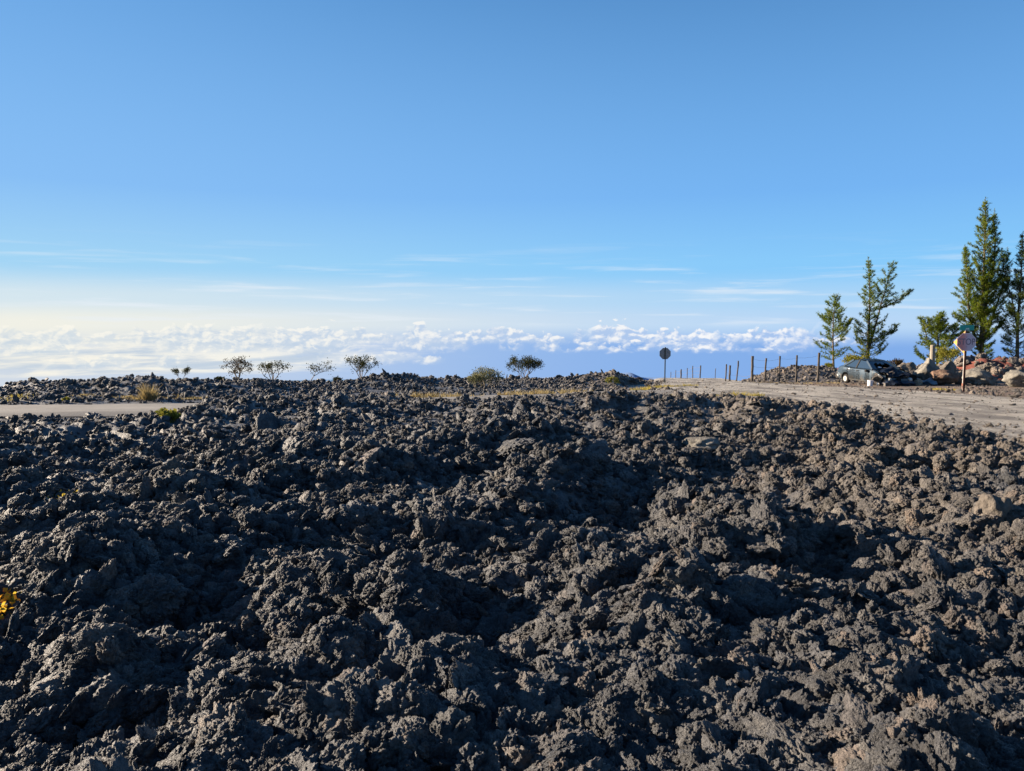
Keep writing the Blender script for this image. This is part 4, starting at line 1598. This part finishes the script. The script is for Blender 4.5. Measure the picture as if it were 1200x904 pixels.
def z_top(x):
    return float(np.interp(x, [-2.25, -2.15, -1.8, -1.0, 0.9, 1.2, 1.6, 1.95, 2.1], [0.72, 0.90, 0.97, 0.90, 0.90, 0.84, 0.70, 0.52, 0.45]))


def section(x, grow=0.0):
    w = float(half_w(x)) + grow
    zb, zt = z_bot(x), z_top(x)
    hgt = zt - zb
    pr = [(0.0, 0.0), (0.84, 0.0), (0.95, 0.06), (1.0, 0.42), (0.985, 0.74), (0.95, 0.92), (0.86, 1.0), (0.5, 1.03), (0.0, 1.04)]
    return [(w * a, zb + hgt * c) for a, c in pr]


crn = random.Random(8)
xs = sorted(set([-2.25, -2.2, -2.1, -1.95, -1.85] + [round(c + r * math.cos(a), 3) for c, r in ARCH for a in np.linspace(0, math.pi, 13)] + [round(c + s * (r + 0.004), 3) for c, r in ARCH for s in (-1, 1)] + list(np.linspace(-0.9, 0.85, 9)) + [1.75, 1.85, 1.95, 2.02]))
bm = bmesh.new()
rings = []
for x in xs:
    s = section(x)
    loop = [(y, z) for y, z in s] + [(-y, z) for y, z in s[-2:0:-1]]
    ring = []
    for y, z in loop:
        k = float(sstep(1.25, 2.0, np.float64(x)))
        n3 = Vector((x * 3, y * 3, z * 3))
        jit = mnoise.noise_vector(n3) * (0.14 * k + 0.012)
        ring.append(bm.verts.new(Vector((x, y, z)) + jit))
    rings.append(ring)
n = len(rings[0])
for a, c in zip(rings[:-1], rings[1:]):
    for i in range(n):
        j = (i + 1) % n
        if (i in (6, 7, 8, 9)) and a[0].co.x > 0.86:      # bonnet opening: no skin over the engine bay
            continue
        bm.faces.new((a[i], a[j], c[j], c[i]))
bm.faces.new(rings[0])
bm.faces.new(rings[-1][::-1])
bmesh.ops.recalc_face_normals(bm, faces=bm.faces)
body = bm_link("body", bm, M_PAINT, car, True)
body.data.set_sharp_from_angle(angle=R(38))

# cabin: roof, pillars, windows
A0, A1, RM, C1, C0 = (0.92, 0.90), (0.22, 1.30), (-0.4, 1.375), (-0.95, 1.31), (-1.55, 0.96)
WB, WR = 0.79, 0.585


def cab(x, z):
    """half width of the cabin at this height"""
    return WB + (WR - WB) * (z - 0.92) / 0.40


bm = bmesh.new()
prof = [A1, (0.0, 1.345), RM, (-0.75, 1.36), C1]
top = []
for x, z in prof:
    w = cab(x, z)
    top.append([bm.verts.new((x, w * s, z + 0.035 * (1 - s * s))) for s in np.linspace(-1, 1, 9)])
for a, c in zip(top[:-1], top[1:]):
    for i in range(8):
        bm.faces.new((a[i], a[i + 1], c[i + 1], c[i]))
r = bmesh.ops.solidify(bm, geom=bm.faces[:], thickness=0.035)
bmesh.ops.recalc_face_normals(bm, faces=bm.faces)
roof = bm_link("roof", bm, M_PAINT, car, True)
roof.data.set_sharp_from_angle(angle=R(40))


def pillar(p, q, s, wd, dp, mat=M_PAINT):
    bm = bmesh.new()
    a = Vector((p[0], s * cab(*p), p[1]))
    c = Vector((q[0], s * cab(*q), q[1]))
    d = (c - a).normalized()
    fx = Vector((1, 0, 0))
    sd = (fx - d * d.dot(fx)).normalized()
    nn_ = d.cross(sd).normalized()
    vs = []
    for e in (a - d * 0.03, c + d * 0.02):
        vs.append([bm.verts.new(e + sd * (u * wd) + nn_ * (w_ * dp)) for u, w_ in ((-1, -1), (1, -1), (1, 1), (-1, 1))])
    for i in range(4):
        bm.faces.new((vs[0][i], vs[0][(i + 1) % 4], vs[1][(i + 1) % 4], vs[1][i]))
    bm.faces.new(vs[0][::-1])
    bm.faces.new(vs[1])
    bmesh.ops.recalc_face_normals(bm, faces=bm.faces)
    return bm_link("pillar", bm, mat, car)


Bb, Bt = (-0.42, 0.92), (-0.42, 1.345)
for s in (-1, 1):
    pillar(A0, A1, s, 0.045, 0.03)
    pillar(Bb, Bt, s, 0.045, 0.022, M_BLACK)
    pillar(C0, C1, s, 0.06, 0.03)

    def pane(pts):
        bm = bmesh.new()
        f1 = [bm.verts.new((x, s * (cab(x, z) - 0.004), z)) for x, z in pts]
        f2 = [bm.verts.new((x, s * (cab(x, z) - 0.012), z)) for x, z in pts]
        k = len(pts)
        bm.faces.new(f1)
        bm.faces.new(f2[::-1])
        for i in range(k):
            bm.faces.new((f1[(i + 1) % k], f1[i], f2[i], f2[(i + 1) % k]))
        bmesh.ops.recalc_face_normals(bm, faces=bm.faces)
        return bm_link("side_window", bm, M_GLASS, car)
    pane([(0.82, 0.915), (-0.40, 0.915), (-0.40, 1.335), (0.17, 1.295)])
    pane([(-0.44, 0.915), (-1.43, 0.955), (-0.92, 1.30), (-0.44, 1.335)])
# rear window and the dark holed windscreen
for nm, p, q, mt in (("windscreen", (0.90, 0.91), (0.25, 1.295), M_GLASS), ("rear_window", (-1.53, 0.97), (-0.97, 1.305), M_GLASS)):
    bm = bmesh.new()
    g1 = [bm.verts.new((p[0] + 0.06 * (1 - s * s), s * (cab(*p) - 0.03), p[1])) for s in np.linspace(-1, 1, 7)]
    g2 = [bm.verts.new((q[0] + 0.05 * (1 - s * s), s * (cab(*q) - 0.03), q[1])) for s in np.linspace(-1, 1, 7)]
    for i in range(6):
        if nm == "windscreen" and i in (1, 2, 3, 4):
            # smashed: only a strip along the top is left
            h1 = [g1[i].co.lerp(g2[i].co, crn.uniform(0.55, 0.9)), g1[i + 1].co.lerp(g2[i + 1].co, crn.uniform(0.55, 0.9))]
            bm.faces.new((bm.verts.new(h1[0]), bm.verts.new(h1[1]), g2[i + 1], g2[i]))
            continue
        bm.faces.new((g1[i], g1[i + 1], g2[i + 1], g2[i]))
    bm_link(nm, bm, mt, car)
# interior
bm = bmesh.new()
box(bm, 0.42, 0.85, -0.72, 0.72, 0.60, 0.90, 0.03, crn)
bm_link("dashboard", bm, M_BLACK, car)
for s in (-0.36, 0.36):
    bm = bmesh.new()
    box(bm, -0.55, 0.0, s - 0.24, s + 0.24, 0.35, 0.60, 0.04, crn)
    box(bm, -0.68, -0.50, s - 0.24, s + 0.24, 0.45, 1.12, 0.05, crn)
    box(bm, -0.66, -0.56, s - 0.12, s + 0.12, 1.12, 1.27, 0.03, crn)
    bmesh.ops.bevel(bm, geom=bm.edges[:], offset=0.03, segments=2, affect='EDGES')
    bm_link("seat", bm, M_SEAT, car)
# doors, handles, sills, mirrors
for s in (-1, 1):
    for x0, x1 in ((-0.40, 0.78), (-1.22, -0.44)):
        bm = bmesh.new()
        cols = []
        for x in np.linspace(x0, x1, 8):
            sec = section(x, 0.008)
            zlo = 0.27 if x > -0.98 else max(0.27, z_bot(x) + 0.03)
            pts = []
            for z in np.linspace(zlo, 0.875, 7):
                w = np.interp(z, [q_[1] for q_ in sec[1:7]], [q_[0] for q_ in sec[1:7]])
                dent = -0.035 * math.exp(-((x - 0.2) ** 2 + (z - 0.5) ** 2) / 0.04) if s < 0 else 0
                pts.append(bm.verts.new((x, s * (w + dent), z)))
            cols.append(pts)
        for a, c in zip(cols[:-1], cols[1:]):
            for i in range(6):
                bm.faces.new((a[i], a[i + 1], c[i + 1], c[i]))
        bmesh.ops.solidify(bm, geom=bm.faces[:], thickness=0.006)
        bmesh.ops.recalc_face_normals(bm, faces=bm.faces)
        door = bm_link("door", bm, M_PAINT, car, True)
        door.data.set_sharp_from_angle(angle=R(40))
        bm = bmesh.new()
        yh = float(half_w(x0)) * 0.985 * s
        box(bm, x0 + 0.06, x0 + 0.24, min(yh, yh + 0.035 * s), max(yh, yh + 0.035 * s), 0.765, 0.80)
        bm_link("handle", bm, M_BLACK, door)
    bm = bmesh.new()
    ym = s * 0.92
    box(bm, 0.58, 0.74, ym - 0.10, ym + 0.10, 0.86 if s > 0 else 0.74, 1.0 if s > 0 else 0.87, 0.03, crn)
    bmesh.ops.bevel(bm, geom=bm.edges[:], offset=0.025, segments=2, affect='EDGES')
    bm_link("mirror", bm, M_BLACK, car)
    # tail lamp
    bm = bmesh.new()
    box(bm, -2.262, -2.15, s * 0.60 - 0.12, s * 0.60 + 0.12, 0.66, 0.80)
    bm_link("tail_light", bm, simple_mat("tail_lamp_red", (0.10, 0.015, 0.015), 0.4), car)
    # rear wheel on its rim, front hub bare
    bm = bmesh.new()
    tube(bm, [(-1.36, s * 0.60, 0.24), (-1.36, s * 0.64, 0.24), (-1.36, s * 0.78, 0.24), (-1.36, s * 0.82, 0.24)], [0.22, 0.26, 0.26, 0.22], 20)
    wh = bm_link("wheel", bm, M_TYRE, car)
    bm = bmesh.new()
    tube(bm, [(-1.36, s * 0.80, 0.24), (-1.36, s * 0.826, 0.24)], [0.17, 0.15], 16)
    bm_link("rim", bm, M_RIM, wh)
    bm = bmesh.new()
    tube(bm, [(1.32, s * 0.60, 0.26), (1.32, s * 0.74, 0.26), (1.32, s * 0.78, 0.26)], [0.13, 0.13, 0.06], 14)
    bm_link("wheel_hub", bm, M_ENG, car)
# rear bumper
bm = bmesh.new()
pts = [(-2.0, -0.80, 0.44), (-2.2, -0.72, 0.44), (-2.30, -0.4, 0.44), (-2.32, 0, 0.44), (-2.30, 0.4, 0.44), (-2.2, 0.72, 0.44), (-2.0, 0.80, 0.44)]
tube(bm, pts, 0.11, 8)
bm_link("rear_bumper", bm, M_PAINT, car, True)
# inner engine bay, engine, strut towers, crushed bumper, folded bonnet
bm = bmesh.new()
box(bm, 0.88, 0.95, -0.74, 0.74, 0.25, 0.86, 0.04, crn)
bm_link("firewall", bm, M_BLACK, car)
bm = bmesh.new()
box(bm, 1.05, 1.65, -0.32, 0.36, 0.30, 0.72, 0.10, crn)
box(bm, 1.10, 1.50, -0.18, 0.22, 0.70, 0.83, 0.08, crn)
box(bm, 1.0, 1.3, 0.38, 0.62, 0.35, 0.74, 0.08, crn)
for k in range(9):
    a = Vector((crn.uniform(1.0, 1.9), crn.uniform(-0.6, 0.6), crn.uniform(0.55, 0.8)))
    tube(bm, [a, a + Vector((crn.gauss(0, 0.15), crn.gauss(0, 0.2), crn.uniform(-0.05, 0.14))), a + Vector((crn.gauss(0, 0.3), crn.gauss(0, 0.3), -0.15))], 0.026, 6)
bm_link("engine", bm, M_ENG, car)
for s in (-1, 1):
    bm = bmesh.new()
    tube(bm, [(1.25, s * 0.58, 0.3), (1.22, s * 0.56, 0.84), (1.22, s * 0.56, 0.88)], [0.12, 0.10, 0.05], 12)
    bm_link("strut_tower", bm, M_ENG, car)


def crumpled(bm, nx, ny, L, Wd, amp, seed, curve=0.0):
    vs = []
    for i in range(nx):
        row = []
        for j in range(ny):
            x, y = (i / (nx - 1) - 0.5) * L, (j / (ny - 1) - 0.5) * Wd
            nv_ = mnoise.noise_vector(Vector((x * 2.1 + seed, y * 2.1, seed)))
            fold = abs(mnoise.noise(Vector((x * 1.6 + seed * 2, y * 1.2, 3.0))))
            row.append(bm.verts.new((x + nv_.x * amp * 0.4, y + nv_.y * amp * 0.4, nv_.z * amp + fold * amp * 1.5 + curve * (y * y - 0.2))))
        vs.append(row)
    for a, c in zip(vs[:-1], vs[1:]):
        for j in range(ny - 1):
            bm.faces.new((a[j], a[j + 1], c[j + 1], c[j]))
    bmesh.ops.solidify(bm, geom=bm.faces[:], thickness=0.012)
    bmesh.ops.recalc_face_normals(bm, faces=bm.faces)


bm = bmesh.new()
crumpled(bm, 12, 14, 0.95, 1.35, 0.20, 3.0, -0.12)
bonnet = bm_link("bonnet", bm, M_PLAST, car, False, (1.62, -0.10, 0.72), (R(4), R(24), R(8)))
bm = bmesh.new()
pts = [(1.65, -0.95, 0.16), (1.98, -0.80, 0.26), (2.16, -0.45, 0.30), (2.22, 0.0, 0.24), (2.18, 0.45, 0.26), (2.02, 0.82, 0.20), (1.8, 1.05, 0.14)]
tube(bm, smooth_path(pts, 20), [0.10 + 0.02 * math.sin(i * 1.7) for i in range(21)], 8)
bm_link("front_bumper", bm, M_PLAST, car, True)
bm = bmesh.new()
crumpled(bm, 8, 7, 0.7, 0.5, 0.16, 9.0)
bm_link("front_wing", bm, M_ENG, car, False, (1.55, -0.88, 0.40), (R(78), R(14), R(-6)))
bm = bmesh.new()
crumpled(bm, 8, 7, 0.8, 0.5, 0.18, 14.0)
bm_link("front_wing", bm, M_PAINT, car, False, (1.6, 0.86, 0.50), (R(-70), R(18), R(10)))
for s in (-0.55, 0.6):
    bm = bmesh.new()
    tube(bm, [(2.0, s, 0.42), (2.1, s, 0.40), (2.13, s, 0.40)], [0.12, 0.10, 0.03], 10)
    bm_link("headlight", bm, M_RIM, car)

# ---- scrap round the wreck
def scrap(name, px, row, Y, build, mat, label, cat, rot=(0, 0, 0), lift=0.0, smooth=False):
    q = pix_at(px, row, Y)
    bm = bmesh.new()
    build(bm)
    o = bm_link(name, bm, mat, None, smooth, (q.x, Y, float(plane_z(Y)) + lift), rot)
    return tag(o, label, cat)


def bucket(bm):
    tube(bm, [(0, 0, 0), (0, 0, 0.14), (0, 0, 0.30), (0, 0, 0.33)], [0.125, 0.138, 0.15, 0.16], 16)


scrap("bucket", 1019.5, 451, 40.9, bucket, M_WHITE, "small white bucket standing beside the wrecked car", "bucket", (0, R(3), 0), 0.0)


def wheel_rim(bm):
    tube(bm, [(0, -0.08, 0), (0, -0.06, 0), (0, 0.06, 0), (0, 0.08, 0)], [0.17, 0.21, 0.21, 0.17], 20)
    for k in range(5):
        a = k * 1.2566
        tube(bm, [(0, -0.10, 0), (0.16 * math.cos(a), -0.085, 0.16 * math.sin(a))], [0.05, 0.03], 6)


scrap("loose_wheel", 1076, 451, 41.6, wheel_rim, simple_mat('dusty_wheel', (0.30, 0.25, 0.19), 0.8, 0, 0.4, 9), "loose dusty wheel leaning at the end of the wreck", "wheel", (R(-15), 0, R(-40)), 0.20)
scrap("metal_scrap", 1063, 447, 42.4, lambda b_: crumpled(b_, 9, 9, 0.9, 0.7, 0.25, 21.0), M_PAINT, "crumpled blue-grey body panel heaped beside the wrecked front end", "scrap", (R(24), R(-20), R(30)), 0.32)
scrap("bent_sheet", 1049, 440, 44.6, lambda b_: crumpled(b_, 8, 8, 0.8, 0.6, 0.14, 27.0), simple_mat("pale_green_sheet", (0.36, 0.44, 0.38), 0.7), "pale green sheet propped behind the wrecked bonnet", "scrap", (R(40), R(10), R(20)), 0.85)
scrap("bent_sheet", 1056, 440, 44.9, lambda b_: crumpled(b_, 8, 8, 0.9, 0.5, 0.18, 33.0), M_RUST, "rust-red bent sheet lying behind the wrecked bonnet", "scrap", (R(20), R(18), R(50)), 0.80)
scrap("plastic_sheet", 1084, 449, 42.2, lambda b_: crumpled(b_, 12, 10, 1.0, 0.8, 0.22, 41.0), simple_mat("bluish_tarpaulin", (0.34, 0.40, 0.47), 0.6, 0, 0.5, 4), "crumpled bluish tarpaulin below the grey angular boulder", "tarpaulin", (R(14), R(6), 0), 0.18)
scrap("car_battery", 1038, 452, 40.6, lambda b_: box(b_, -0.14, 0.14, -0.09, 0.09, 0, 0.2, 0.02, crn), M_ENG, "small dark box-shaped scrap lying before the wrecked bumper", "scrap", (0, 0, R(25)), 0.0)

for k, (px, Y, sc, rz, mt, lab) in enumerate(((1044, 41.0, 0.55, 20, M_PLAST, "torn dark plastic trim lying under the wrecked bumper"), (1056, 41.3, 0.7, 70, M_BLACK, "black torn underbody sheet lying between bumper and loose wheel"),
                                             (1068, 42.9, 0.75, 130, M_ENG, "grimy bent metal plate standing behind the loose wheel"), (1030, 40.9, 0.4, 200, M_PAINT, "small blue-grey torn panel beside the white bucket"))):
    scrap("metal_scrap", px, 450, Y, lambda b_: crumpled(b_, 8, 8, sc, sc * 0.8, 0.2, 51.0 + k * 7), mt, lab, "scrap", (R(22 + 13 * k), R(-18), R(rz)), 0.16 + 0.05 * k)
